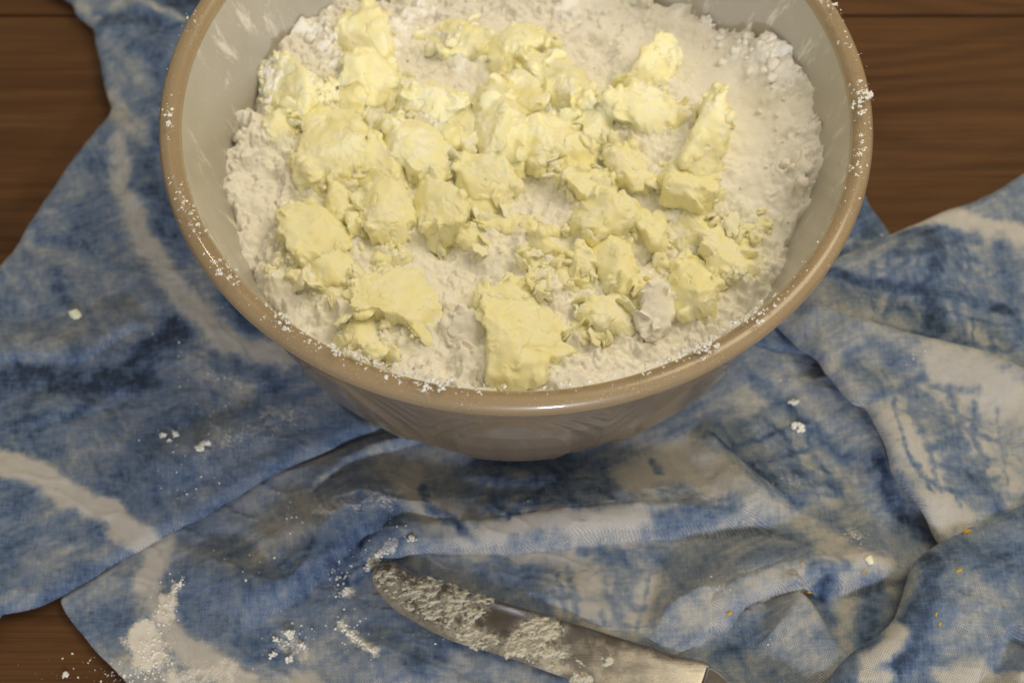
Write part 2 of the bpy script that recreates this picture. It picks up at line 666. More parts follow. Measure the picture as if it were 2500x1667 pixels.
def dye_paint(P, strokes, z, base, seed):
    wx = fbm(P, .020, 3, .55, seed) * .0026 + fbm(P, .0045, 3, .6, seed + 9) * .0011
    wy = fbm(P, .020, 3, .55, seed + 3) * .0026 + fbm(P, .0045, 3, .6, seed + 5) * .0011
    Q = P + np.c_[wx, wy]
    v = base + .01 + .20 * fbm(P, .034, 4, .55, seed + 1) + .11 * fbm(P, .010, 4, .6, seed + 2)
    # brush-like streaks along the two thread directions
    st1 = fbm(P @ np.array([[.88, -.48], [.48, .88]]) * [1, .10], .0042, 3, .6, seed + 11)
    st2 = fbm(P @ np.array([[.88, -.48], [.48, .88]]) * [.10, 1], .0042, 3, .6, seed + 12)
    m1 = sstep(-.1, .35, fbm(P, .03, 2, .5, seed + 13))
    streak = .10 * (m1 * st1 + (1 - m1) * st2) + .03 * (st1 + st2)
    px = .000195                                                  # metres per view pixel on the cloth
    for val, width, soft, pts in strokes:
        if len(pts) == 1:
            pts = [pts[0], (pts[0][0] + 1, pts[0][1] + 1)]
        L = unp_list(pts, z, K)
        if len(L) > 2:
            L = smooth_poly(L, 4, closed=False)
        hw = width * px * .5
        soft = min(soft + .14, .9)
        mw = hw * (1 + soft)
        m = ((Q > L.min(0) - mw) & (Q < L.max(0) + mw)).all(1)
        if not m.any():
            continue
        d, _, _ = line_dist(Q[m], L)
        a = 1 - sstep(hw * max(1 - soft * 1.3, 0), hw * (1 + soft), d)
        tex = np.ones(m.sum()) if val < .15 else .85 + .45 * fbm(P[m], .007, 3, .65, seed + 4)
        v[m] = v[m] * (1 - a * np.clip(tex, 0, 1)) + (val + .05 * fbm(P[m], .012, 3, .6, seed + 6)) * a * np.clip(tex, 0, 1)
    v = v + streak * sstep(.05, .35, v)
    return np.clip(v, 0, 1)


towel = tag(empty('tea_towel', (-.1, -.12, 0)), 'crumpled blue and white tie-dyed linen tea towel spread under the bowl', 'tea towel')
TOPS = []                                     # (x0, y0, z grid) of each layer for dropping crumbs


def sheet(poly, zpx, ztop, roll_h, roll_w, strokes, base, seed, src=True, clip_fn=None, under=True):
    Q = smooth_poly(unp_list(poly, zpx, 1.0 if src else K), 5)
    Q = Q + np.c_[fbm(Q, .03, 2, .5, seed + 20), fbm(Q, .03, 2, .5, seed + 21)] * .0012
    x0, y0 = np.maximum(Q.min(0), [-.33, -.25]) - .003
    x1, y1 = np.minimum(Q.max(0), [.33, .25]) + .003
    nx, ny = int((x1 - x0) / GRID) + 1, int((y1 - y0) / GRID) + 1
    X, Y = np.meshgrid(x0 + np.arange(nx) * GRID, y0 + np.arange(ny) * GRID)
    P = np.c_[X.ravel(), Y.ravel()]
    d, near = poly_sdf(P, Q)
    keep = (d > -GRID * 1.5)
    snap = (d < 0)
    P2 = np.where(snap[:, None], near, P)
    dd = np.maximum(d, 0)
    t = np.clip(1 - dd / roll_w, 0, 1)
    prof = np.sqrt(np.maximum(1 - t * t, 0))
    zt = ztop(P2)
    top = zt - roll_h * .5 * (1 - prof)
    bot = zt - roll_h * .5 * (1 + prof)
    idx = np.arange(nx * ny).reshape(ny, nx)
    quads = np.stack([idx[:-1, :-1], idx[:-1, 1:], idx[1:, 1:], idx[1:, :-1]], -1).reshape(-1, 4)
    inn = (d > 0)
    fk = inn[quads].any(1) & keep[quads].all(1)
    qs = quads[fk]
    V = [np.c_[P2, top]]
    Fs = [qs]
    if under:
        off = len(P2)
        near_edge = (d[qs] < roll_w * 1.05).all(1)
        Fs.append((qs[near_edge] + off)[:, ::-1])
        V.append(np.c_[P2, bot])
    V = np.vstack(V)
    Fa = np.vstack(Fs)
    used = np.unique(Fa)
    remap = -np.ones(len(V), int)
    remap[used] = np.arange(len(used))
    dv = dye_paint(P2, strokes, zpx, base, seed)
    pw = powder_paint(P2, zpx)
    if under:
        dv = np.concatenate([dv, dv])
        pw = np.concatenate([pw, pw * 0])
    o = mesh_obj('fold', V[used], remap[Fa], CLOTH, towel, attrs={'dye': dv[used], 'powder': pw[used]})
    zz = np.where(d > .0005, top, -1).reshape(ny, nx)
    TOPS.append((x0, y0, zz))
    return o


def top_z(x, y):
    """height of the highest thing of cloth at x, y (0 = bare wood)"""
    z = 0.0
    for x0, y0, zz in TOPS:
        i, j = int(round((y - y0) / GRID)), int(round((x - x0) / GRID))
        if 0 <= i < zz.shape[0] and 0 <= j < zz.shape[1]:
            z = max(z, zz[i, j])
    return z


def off_bowl(P):
    """0 under the bowl's foot, 1 away from it"""
    return sstep(.092, .135, np.hypot(P[:, 0], P[:, 1]))


# knife plane, needed so that the cloth lies under it
KNIFE_Z = .0100
kc = lambda x, y: (880 + x / 2.613, 1340 + y / 2.613)
BLADE_UP = [(70, 160), (95, 110), (170, 84), (260, 98), (370, 165), (600, 235), (830, 310), (1100, 388), (1400, 480), (1700, 575), (2000, 668), (2250, 765)]
BLADE_LO = [(2120, 1085), (1800, 1000), (1500, 895), (1250, 800), (1000, 710), (800, 648), (560, 575), (350, 468), (200, 368), (105, 265), (72, 205)]
BLADE = unp_list([kc(*q) for q in BLADE_UP + BLADE_LO], KNIFE_Z)

A_RIDGES = [
    ([(520, 1530), (640, 1450), (740, 1385), (810, 1310), (890, 1262), (1010, 1292), (1200, 1296), (1400, 1282), (1600, 1262), (1760, 1258), (1880, 1262), (1970, 1300), (2060, 1350)], .0125, .034, .0094, .16),
    ([(480, 1290), (590, 1345), (677, 1390), (727, 1356), (790, 1290)], -.0030, .012, .008, .3),
    ([(730, 1215), (787, 1160), (879, 1106), (1001, 1062), (1080, 1050)], .0050, .018, .004, .25),
    ([(1580, 1600), (1720, 1500), (1800, 1432), (1900, 1412), (2010, 1412), (2110, 1398), (2230, 1365)], .0155, .026, .0080, .2),
    ([(1880, 1440), (1950, 1480), (1995, 1545), (2045, 1620), (2080, 1700)], .010, .005, .034, .25),
    ([(1270, 1400), (1400, 1470), (1560, 1600)], .0030, .015, .012, .3),
    ([(1500, 1545), (1640, 1450), (1780, 1380)], -.0030, .012, .012, .3),
    ([(1690, 1040), (1760, 1110), (1830, 1200), (1920, 1250)], .0060, .006, .018, .25),
    ([(1800, 900), (1900, 980), (2000, 1090), (2130, 1190)], -.0025, .018, .016, .25),
    ([(1990, 870), (2090, 985), (2160, 1090), (2210, 1170), (2300, 1290)], .0065, .026, .022, .15),
    ([(400, 1360), (560, 1420), (700, 1500)], .0035, .016, .014, .3),
    ([(850, 1560), (960, 1610), (1100, 1680)], .003, .014, .014, .3),
    ([(1090, 1140), (1250, 1170), (1450, 1150)], .003, .012, .010, .3),
]


def crinkle(P, seed):
    """thin creases running mostly one way, in patches"""
    Q = P + .006 * np.c_[fbm(P, .03, 2, .5, seed + 1), fbm(P, .03, 2, .5, seed + 2)]
    a = fbm(Q @ np.array([[.87, -.5], [.5, .87]]) * [1, .22], .011, 2, .5, seed)
    b = fbm(Q @ np.array([[.3, -.95], [.95, .3]]) * [1, .25], .012, 2, .5, seed + 3)
    m = sstep(-.15, .3, fbm(P, .035, 2, .5, seed + 4))
    return .0009 * m * np.exp(-np.abs(a) / .09) + .0008 * (1 - m) * np.exp(-np.abs(b) / .07) + .0003 * fbm(P, .006, 2, .5, seed + 5)


def z_A(P, ridges=None, knife_free=False):
    h = ridges_of(P, ridges or A_RIDGES, .007)
    w = .0018 * fbm(P, .045, 3, .5, 31) + .0005 * fbm(P, .012, 3, .5, 32)
    fine = crinkle(P, 33)
    z = .0052 + h + (w + fine) * off_bowl(P)
    z = np.minimum(z, .0040 + .3 * off_bowl(P))
    d, _ = poly_sdf(P, BLADE)
    lim = KNIFE_Z - .0016 + .35 * np.maximum(-d - .002, 0)
    z = np.minimum(z, np.where(d > -.03, lim, 1)) if not knife_free else z
    # dive beneath the left flap
    dB, _ = poly_sdf(P, smooth_poly(unp_list(B_POLY, .009), 3))
    z = np.minimum(z, .0045 + .8 * np.maximum(-dB, 0))
    return np.maximum(z, .0012)


B_POLY = [(120, -70), (172, 0), (186, 30), (224, 60), (232, 100), (247, 172), (262, 235), (268, 264), (247, 299), (214, 337), (172, 390), (142, 432), (111, 482), (73, 543), (38, 600), (0, 650), (-90, 740), (-90, 1530), (0, 1497), (77, 1480), (138, 1453), (268, 1373), (344, 1335), (413, 1297), (574, 1205), (689, 1140), (804, 1090), (857, 1067), (930, 1043), (1100, 1000), (1100, 800), (800, 500), (700, 200), (680, -70)]
B_RIDGES = [
    ([(-40, 880), (60, 872), (140, 868), (200, 874), (280, 822), (372, 782)], .0045, .022, .0035, .12),
    ([(275, 264), (300, 340), (330, 430), (360, 540)], .0040, .012, .010, .25),
    ([(225, 60), (320, 90), (420, 170)], .0030, .014, .010, .3),
    ([(310, 5), (380, 28), (452, 60)], .004, .004, .010, .2),
    ([(367, 780), (350, 700), (320, 650)], .002, .004, .012, .3),
    ([(180, 950), (260, 970), (310, 1010)], -.002, .006, .006, .3),
    ([(0, 1020), (180, 985), (330, 930)], .0025, .012, .008, .3),
    ([(300, 1180), (480, 1110), (700, 1010)], .003, .016, .016, .3),
]


def z_B(P):
    h = ridges_of(P, B_RIDGES, .010)
    w = .0016 * fbm(P, .04, 3, .5, 41) + .0005 * fbm(P, .012, 3, .5, 42)
    z = .0118 + h + (w + .8 * crinkle(P, 43)) * off_bowl(P)
    r = np.hypot(P[:, 0], P[:, 1])
    return np.minimum(z, .0045 + .55 * np.maximum(r - .093, 0))


def z_E1(P):
    h = ridges_of(P, [([(2080, 600), (2200, 640), (2330, 600)], .004, .02, .02, .3), ([(2230, 560), (2290, 700), (2330, 850)], .003, .015, .02, .3)], .012)
    return .0115 + h + .0016 * fbm(P, .035, 3, .5, 51) + .8 * crinkle(P, 52)


E2_RIDGES = [
    ([(1930, 735), (2060, 785), (2180, 822), (2300, 850), (2400, 880), (2520, 935)], .0055, .006, .022, .1),
    ([(1985, 800), (2040, 905), (2100, 985), (2160, 1085), (2200, 1165), (2300, 1300)], .0050, .022, .008, .15),
    ([(2100, 850), (2200, 1000), (2330, 1180)], .0030, .020, .018, .3),
    ([(2420, 930), (2440, 1080), (2400, 1220)], -.003, .02, .02, .3),
]


def z_E2(P):
    h = ridges_of(P, E2_RIDGES, .017)
    return .0165 + h + .0018 * fbm(P, .04, 3, .5, 61) + .9 * crinkle(P, 62)


D_RIDGES = [
    ([(2510, 1535), (2453, 1603), (2434, 1660), (2425, 1720)], -.009, .010, .006, .1),
    ([(2300, 1330), (2260, 1400), (2240, 1470), (2190, 1540), (2100, 1620)], .004, .02, .012, .2),
    ([(2420, 1290), (2380, 1430), (2300, 1560)], .003, .02, .02, .3),
]


def z_D(P):
    h = ridges_of(P, D_RIDGES, .024)
    return .0205 + h + .0018 * fbm(P, .04, 3, .5, 71) + .9 * crinkle(P, 72)


A_STROKES = [
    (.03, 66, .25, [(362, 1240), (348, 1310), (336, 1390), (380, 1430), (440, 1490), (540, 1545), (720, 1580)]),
    (.72, 120, .6, [(200, 1440), (280, 1420)]), (.7, 90, .6, [(480, 1420), (420, 1340)]), (.66, 120, .7, [(520, 1390), (700, 1330)]),
    (.33, 60, .6, [(560, 1130), (680, 1150)]), (.30, 50, .6, [(620, 1080), (780, 1040)]), (.62, 70, .6, [(470, 1230), (540, 1260)]),
    (.70, 110, .5, [(640, 1350), (760, 1260), (880, 1190)]), (.82, 30, .7, [(700, 1340), (800, 1260), (900, 1200)]),
    (.62, 60, .6, [(620, 1480), (760, 1400)]), (.74, 80, .7, [(640, 1510), (560, 1450)]), (.68, 110, .7, [(860, 1440), (960, 1510)]),
    (.80, 60, .7, [(980, 1520), (1070, 1440)]), (.45, 80, .6, [(760, 1540), (880, 1560)]), (.42, 60, .6, [(1060, 1530), (1160, 1560)]),
    (.25, 90, .5, [(890, 1060), (1000, 1070)]), (.10, 62, .3, [(945, 1085), (962, 1150), (1010, 1205), (1085, 1265)]),
    (.76, 22, .5, [(985, 1125), (982, 1170), (1010, 1205), (1050, 1230)]), (.70, 36, .5, [(1050, 1225), (1092, 1250)]),
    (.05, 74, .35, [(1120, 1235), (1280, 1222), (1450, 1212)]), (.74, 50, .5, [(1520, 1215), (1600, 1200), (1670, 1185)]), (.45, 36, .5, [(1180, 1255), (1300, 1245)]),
    (.60, 150, .5, [(1120, 1120), (1360, 1120)]), (.86, 15, .5, [(1160, 1205), (1240, 1140), (1330, 1075)]), (.86, 14, .5, [(1235, 1060), (1310, 1110), (1400, 1170)]),
    (.80, 40, .6, [(1100, 1058), (1300, 1055)]), (.30, 40, .7, [(1180, 1090)]), (.38, 50, .7, [(1340, 1110)]), (.84, 16, .5, [(1110, 1190), (1190, 1195)]),
    (.12, 120, .35, [(1470, 1110), (1560, 1060), (1640, 1120)]), (.12, 60, .4, [(1540, 1040), (1600, 1010)]), (.70, 26, .5, [(1490, 1060), (1510, 1090)]),
    (.62, 110, .5, [(1640, 970), (1730, 1050), (1800, 1110)]), (.40, 50, .6, [(1720, 1020), (1770, 1060)]), (.88, 16, .4, [(1650, 1010), (1720, 1080), (1830, 1180)]), (.84, 34, .5, [(1830, 1170), (1920, 1110)]),
    (.30, 60, .6, [(1880, 1150), (1990, 1200)]), (.42, 70, .6, [(1780, 960), (1850, 1010)]), (.95, 46, .5, [(2000, 1060), (2045, 1160), (2120, 1225)]), (.78, 40, .6, [(1720, 860), (1900, 1010), (1960, 1060)]), (.35, 50, .6, [(2080, 1110), (2150, 1190)]),  # darkest stroke is shade under the right flap's edge, painted into the dye
    (.22, 60, .5, [(1720, 1190), (1820, 1200), (1920, 1260)]), (.16, 60, .5, [(1930, 1270), (1880, 1300)]), (.55, 60, .6, [(1990, 1260), (2060, 1260)]),
    (.15, 40, .4, [(1190, 1275), (1330, 1275)]), (.74, 40, .5, [(1350, 1270), (1430, 1285)]), (.62, 70, .6, [(1130, 1320), (1240, 1330)]), (.10, 130, .35, [(1320, 1340), (1360, 1440)]), (.50, 60, .5, [(1430, 1360), (1440, 1420)]),
    (.14, 80, .4, [(1500, 1340), (1480, 1430)]), (.55, 50, .5, [(1240, 1330), (1260, 1430)]), (.52, 80, .6, [(1560, 1340), (1650, 1290)]), (.18, 80, .5, [(1570, 1420), (1640, 1400)]), (.40, 90, .5, [(1560, 1490), (1620, 1520)]),
    (.58, 60, .5, [(1720, 1300), (1820, 1290)]), (.20, 60, .4, [(1730, 1370), (1830, 1340)]), (.64, 30, .4, [(1860, 1330), (1930, 1330)]), (.08, 50, .4, [(1960, 1310), (2020, 1300)]),
    (.80, 60, .5, [(1660, 1500), (1720, 1450), (1780, 1430)]), (.30, 90, .5, [(1800, 1430), (1840, 1520)]), (.55, 80, .6, [(1740, 1530), (1800, 1570)]), (.20, 50, .4, [(1935, 1370), (1945, 1470)]), (.82, 60, .5, [(2010, 1380), (1990, 1460)]), (.80, 40, .5, [(1890, 1360), (1900, 1420)]),
]
B_STROKES = [
    (.28, 56, .5, [(275, 340), (280, 440)]), (.30, 50, .6, [(250, 250), (330, 330)]), (.86, 80, .6, [(430, 340), (460, 480)]), (.85, 70, .6, [(230, 50), (350, 60)]), (.82, 80, .6, [(340, 120), (400, 220)]), (.30, 30, .4, [(180, 10), (215, 50)]), (.25, 22, .5, [(300, 5), (420, 50)]), (.92, 60, .4, [(380, 0), (460, 20)]),
    (.40, 50, .6, [(300, 150), (330, 210)]), (.78, 50, .6, [(220, 370), (250, 400)]), (.74, 60, .6, [(310, 460), (340, 380)]), 
    (.50, 120, .7, [(60, 640), (260, 700)]), (.42, 60, .6, [(60, 560), (250, 640)]), (.48, 90, .6, [(280, 560), (330, 720)]), (.80, 40, .6, [(100, 555), (165, 560)]), (.86, 44, .6, [(135, 630), (140, 690)]), (.72, 50, .6, [(180, 490), (220, 500)]), (.70, 40, .6, [(60, 600)]),
    (.40, 60, .5, [(60, 790), (160, 790)]), (.97, 84, .22, [(-20, 885), (60, 870), (160, 880), (280, 870), (370, 800), (440, 750)]), (.95, 60, .4, [(180, 920), (330, 880)]), (.70, 50, .6, [(380, 590), (400, 680)]),
    (.88, 60, .5, [(520, 690), (570, 750)]), (.82, 60, .5, [(620, 880), (680, 920)]), (.30, 50, .5, [(480, 860), (560, 900)]), (.55, 60, .6, [(100, 950), (330, 930)]), (.78, 60, .6, [(400, 980), (450, 950)]), (.85, 24, .6, [(0, 985), (120, 965), (220, 930)]),
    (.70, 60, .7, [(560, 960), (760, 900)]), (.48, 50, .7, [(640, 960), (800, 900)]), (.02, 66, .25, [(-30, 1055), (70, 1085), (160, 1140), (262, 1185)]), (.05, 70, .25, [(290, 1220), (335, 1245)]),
    (.70, 90, .7, [(30, 1180), (60, 1300)]), (.42, 70, .7, [(90, 1280), (240, 1270)]), (.74, 50, .6, [(110, 1370), (200, 1310)]), (.68, 60, .7, [(300, 1130), (420, 1100)]), (.58, 90, .7, [(500, 1080), (640, 1000)]),
    (.14, 70, .35, [(300, 470), (335, 560), (390, 645), (450, 720), (530, 785), (660, 825)]), (.16, 44, .4, [(275, 330), (282, 440)]), (.22, 50, .5, [(245, 225), (320, 300)]), (.82, 60, .5, [(520, 690), (580, 760)]),
]
E_STROKES = [
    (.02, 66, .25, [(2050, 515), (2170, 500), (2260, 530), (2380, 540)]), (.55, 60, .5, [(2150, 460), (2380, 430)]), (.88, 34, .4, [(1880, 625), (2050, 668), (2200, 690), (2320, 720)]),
    (.86, 54, .4, [(2140, 555), (2145, 700), (2130, 850)]), (.72, 15, .5, [(2062, 560), (2030, 745)]), (.72, 15, .5, [(2205, 560), (2190, 750)]), (.74, 50, .5, [(2300, 560), (2340, 800)]), (.42, 50, .6, [(1950, 590), (2040, 610)]),
    (.30, 70, .5, [(1930, 720), (2100, 790)]), (.22, 60, .4, [(2230, 770), (2330, 880)]), (.35, 40, .6, [(2240, 600), (2270, 640)]), (.75, 50, .6, [(2080, 540), (2240, 550)]),
]
E2_STROKES = [
    (.08, 110, .4, [(2160, 850), (2260, 890), (2370, 940)]), (.66, 50, .6, [(2000, 800), (2110, 850)]), (.72, 40, .45, [(2040, 840), (2130, 930), (2210, 1040), (2290, 1180)]), (.66, 22, .5, [(2110, 870), (2050, 920)]), (.22, 60, .5, [(2000, 960), (2110, 1070), (2160, 1180)]),
    (.24, 70, .5, [(2190, 950), (2290, 1040)]), (.32, 70, .5, [(2300, 1000), (2370, 1100)]), (.35, 60, .6, [(1900, 750), (2010, 850)]), (.68, 60, .5, [(1960, 830), (2010, 910)]), (.66, 24, .5, [(2210, 1040), (2260, 1000)]), (.60, 40, .5, [(2060, 1100), (2150, 1130)]), (.12, 50, .4, [(2170, 1190), (2220, 1170)]), (.6, 30, .5, [(2160, 1080), (2240, 1160)]),
]
D_STROKES = [
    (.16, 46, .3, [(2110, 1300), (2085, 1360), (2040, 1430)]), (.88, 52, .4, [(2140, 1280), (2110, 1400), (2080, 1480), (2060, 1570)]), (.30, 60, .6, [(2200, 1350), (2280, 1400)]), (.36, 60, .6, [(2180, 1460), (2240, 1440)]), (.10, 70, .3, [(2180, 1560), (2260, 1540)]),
    (.12, 50, .35, [(1990, 1520), (2040, 1500), (2060, 1460)]), (.14, 60, .3, [(2320, 1560)]), (.45, 50, .6, [(2250, 1240), (2340, 1220)]), (.76, 70, .6, [(2200, 1270), (2330, 1290)]), (.5, 50, .5, [(2320, 1420), (2340, 1470)]), (.12, 40, .3, [(1980, 1560), (2040, 1560)]),
]



def hatch(quad, n1, n2, val, width, seed):
    """two crossing families of dye lines inside a four-cornered field (view pixels)"""
    rg = np.random.default_rng(seed)
    a, b, c, d = [np.array(q, float) for q in quad]
    out = []
    for n_, (p0, p1, q0, q1) in ((n1, (a, b, d, c)), (n2, (a, d, b, c))):
        for k in range(n_):
            t = (k + .5 + rg.uniform(-.3, .3)) / n_
            s0, s1 = rg.uniform(0, .25), rg.uniform(.7, 1)
            u0, u1 = p0 + (p1 - p0) * t, q0 + (q1 - q0) * t
            m_ = u0 + (u1 - u0) * .5 + rg.normal(size=2) * 5
            out.append((val + rg.uniform(-.10, .14), width * rg.uniform(.5, 1.5), .6, [tuple(u0 + (u1 - u0) * s0), tuple(m_), tuple(u0 + (u1 - u0) * s1)]))
    return out


E_HATCH = [(.30, 90, .6, [(1960, 770), (2110, 815)]), (.26, 70, .5, [(2230, 790), (2330, 880)]), (.36, 60, .6, [(1960, 600), (2050, 610)])] + hatch([(1980, 560), (2300, 560), (2330, 840), (2000, 760)], 9, 4, .70, 15, 1) + [(.86, 34, .45, [(1880, 625), (2050, 668), (2200, 690), (2320, 720)]), (.84, 50, .45, [(2140, 555), (2145, 700), (2130, 850)])]
E2_HATCH = [(.10, 80, .4, [(2050, 960), (2130, 1080), (2170, 1190)]), (.12, 90, .4, [(2180, 860), (2370, 940)]), (.18, 60, .5, [(2230, 960), (2330, 1110)])] + hatch([(2000, 830), (2300, 900), (2330, 1180), (2130, 1150)], 7, 6, .56, 15, 2)
A_HATCH = hatch([(1640, 960), (1800, 900), (1960, 1160), (1760, 1180)], 6, 5, .66, 14, 3) + hatch([(1090, 1060), (1420, 1050), (1420, 1190), (1100, 1200)], 7, 4, .74, 14, 4) + hatch([(1240, 1300), (1560, 1290), (1520, 1470), (1280, 1440)], 6, 3, .48, 14, 5) + hatch([(640, 1300), (900, 1190), (960, 1260), (720, 1380)], 4, 5, .74, 14, 6)
A_POLY = [(170, 1330), (140, 1372), (168, 1425), (215, 1490), (270, 1545), (330, 1610), (420, 1730), (2480, 1730), (2480, 900), (2250, 780), (2080, 680), (1960, 560), (1500, 500), (900, 600), (640, 800), (420, 1000), (260, 1200)]
sheet(A_POLY, .006, z_A, .0016, .0012, A_STROKES + A_HATCH, .42, 1, src=False, under=False)
sheet([(1700, 760), (1800, 420), (1958, 432), (2000, 480), (2040, 533), (2060, 600), (1960, 800)], .006, lambda P: .0085 + .001 * fbm(P, .03, 3, .5, 81), .004, .004, [(.80, 60, .6, [(1960, 500), (2000, 560)]), (.4, 20, .5, [(1910, 570), (2010, 560)])], .7, 3, src=False)
sheet(B_POLY, .010, z_B, .0095, .0060, B_STROKES, .60, 2)
sheet([(1860, 700), (1960, 662), (2060, 615), (2166, 569), (2250, 534), (2327, 500), (2420, 470), (2600, 420), (2600, 1030), (2300, 960), (2050, 860), (1880, 780)], .011, z_E1, .0080, .0055, E_STROKES + E_HATCH, .46, 4)
sheet([(1850, 700), (1952, 733), (2059, 768), (2174, 806), (2289, 833), (2384, 856), (2461, 886), (2600, 940), (2600, 1250), (2500, 1250), (2400, 1295), (2330, 1330), (2304, 1316), (2281, 1281), (2243, 1232), (2193, 1174), (2174, 1143), (2155, 1085), (2128, 1036), (2109, 1001), (2075, 982), (2021, 917), (1987, 867), (1920, 800)], .017, z_E2, .0085, .0055, E2_STROKES + E2_HATCH, .34, 5)
sheet([(2600, 1180), (2500, 1218), (2380, 1268), (2300, 1313), (2240, 1363), (2225, 1400), (2210, 1450), (2180, 1510), (2130, 1555), (2080, 1585), (2030, 1640), (1990, 1760), (2600, 1760)], .020, z_D, .0160, .0130, D_STROKES, .64, 6)



def overlay(k, crease, back, depth, roll_h, roll_w):
    """the overhanging front of ridge k: stays high up to its crease, then rolls under"""
    pts, hh, wl, wr, tp = A_RIDGES[k]
    wide = [q for j, q in enumerate(A_RIDGES) if j != k] + [(pts, hh, wl, .034, tp)]
    L = smooth_poly(unp_list(crease, .008), 5, closed=False)

    def zt(P):
        d, pos, _ = line_dist(P, L)
        fade = sstep(0, .14, pos) * sstep(0, .14, 1 - pos)
        return z_A(P, wide, True) + .0008 * fade - .0035 * sstep(depth * .45, depth, d) - .007 * (1 - fade)
    sheet(crease + back, .008, zt, roll_h, roll_w, A_STROKES + A_HATCH, .42, 1)


overlay(0, [(870, 1392), (930, 1372), (1014, 1360), (1133, 1352), (1297, 1333), (1450, 1318), (1600, 1305), (1760, 1293), (1850, 1290)], [(1830, 1230), (1600, 1225), (1300, 1245), (1050, 1250), (900, 1300)], .020, .0085, .0050)
overlay(3, [(1760, 1545), (1814, 1492), (1868, 1470), (1967, 1440), (2060, 1428), (2136, 1412), (2240, 1390)], [(2220, 1340), (2050, 1355), (1900, 1365), (1790, 1400), (1700, 1480)], .018, .0100, .0055)

# ------------------------------------------------------------------ flour in the bowl
EDGE = np.array([(-180, .098), (-167, .092), (-154, .088), (-120, .088), (-90, .089), (-60, .088), (-28, .086), (-20, .089), (-15, .095), (-5, .110), (5, .1175), (15, .1165), (28, .113), (37, .102), (52, .0925), (59, .0865), (73, .0835), (88, .081), (105, .083), (118, .0885), (128, .0955), (140, .1005), (158, .098), (165, .0955), (176, .098), (180, .098)])


def flour_raw(P, detail=True):
    r = np.hypot(P[:, 0], P[:, 1])
    th = np.degrees(np.arctan2(P[:, 1], P[:, 0]))
    ze = np.interp(th, EDGE[:, 0], EDGE[:, 1])
    re = r_in(ze)
    q = np.clip(r / re, 0, 1.15)
    zc = .0875 + .004 * fbm(P, .05, 2, .5, 91)
    z = zc + (ze - zc) * q ** 2.6
    # spoon-smoothed hollow on the right
    L = unp_list([(1500, 70), (1620, 130), (1680, 230), (1720, 330)], .10, K)
    d, pos, _ = line_dist(P, L)
    sm = np.maximum(1 - sstep(.006, .018, d), .75 * sstep(.03, .06, P[:, 0]) * sstep(.088, .100, r) * sstep(-.05, -.02, P[:, 1]) * (1 - sstep(.115, .122, r)))
    z = z - .0035 * (1 - sstep(.006, .018, d))
    if detail:
        amp = (1 - .85 * sm)
        big = fbm(P, .022, 3, .5, 92) * .0034
        clod = np.maximum(fbm(P, .0085, 3, .55, 93, ridged=False), -.15) * .0016
        bil = -np.abs(fbm(P, .0065, 3, .55, 94)) * .0005 - .0006 * sstep(.36, .6, fbm(P, .0026, 2, .5, 100))
        fine = fbm(P, .0016, 2, .6, 95) * .00010
        crk = fbm(P + .004 * np.c_[fbm(P, .01, 2, .5, 98), fbm(P, .01, 2, .5, 99)], .013, 2, .5, 96)
        cm = sstep(-.1, .25, fbm(P, .022, 2, .5, 97))
        crack = -.0022 * np.exp(-(crk / .028) ** 2) * cm
        edgeamp = 1 + .6 * sstep(.86, .97, q)
        nt = fbm(P, .016, 4, .6, 103)
        ter = .0016 * sstep(-.04, .03, nt) + .0016 * sstep(.20, .27, nt) + .0012 * sstep(-.32, -.26, nt)
        ter = ter * (.45 + .8 * sstep(.55, .95, q))
        z = z + amp * (big + ter - .0018 + clod * .5 * edgeamp + bil * edgeamp + fine + crack)
        # hollow between flour and wall here and there
        gap = np.maximum(r_in(z) - r, 0)
        gm = sstep(.0, .25, fbm(P, .02, 2, .5, 101))
        z = z - .004 * gm * (1 - sstep(.0005, .0026, gap))
    return z


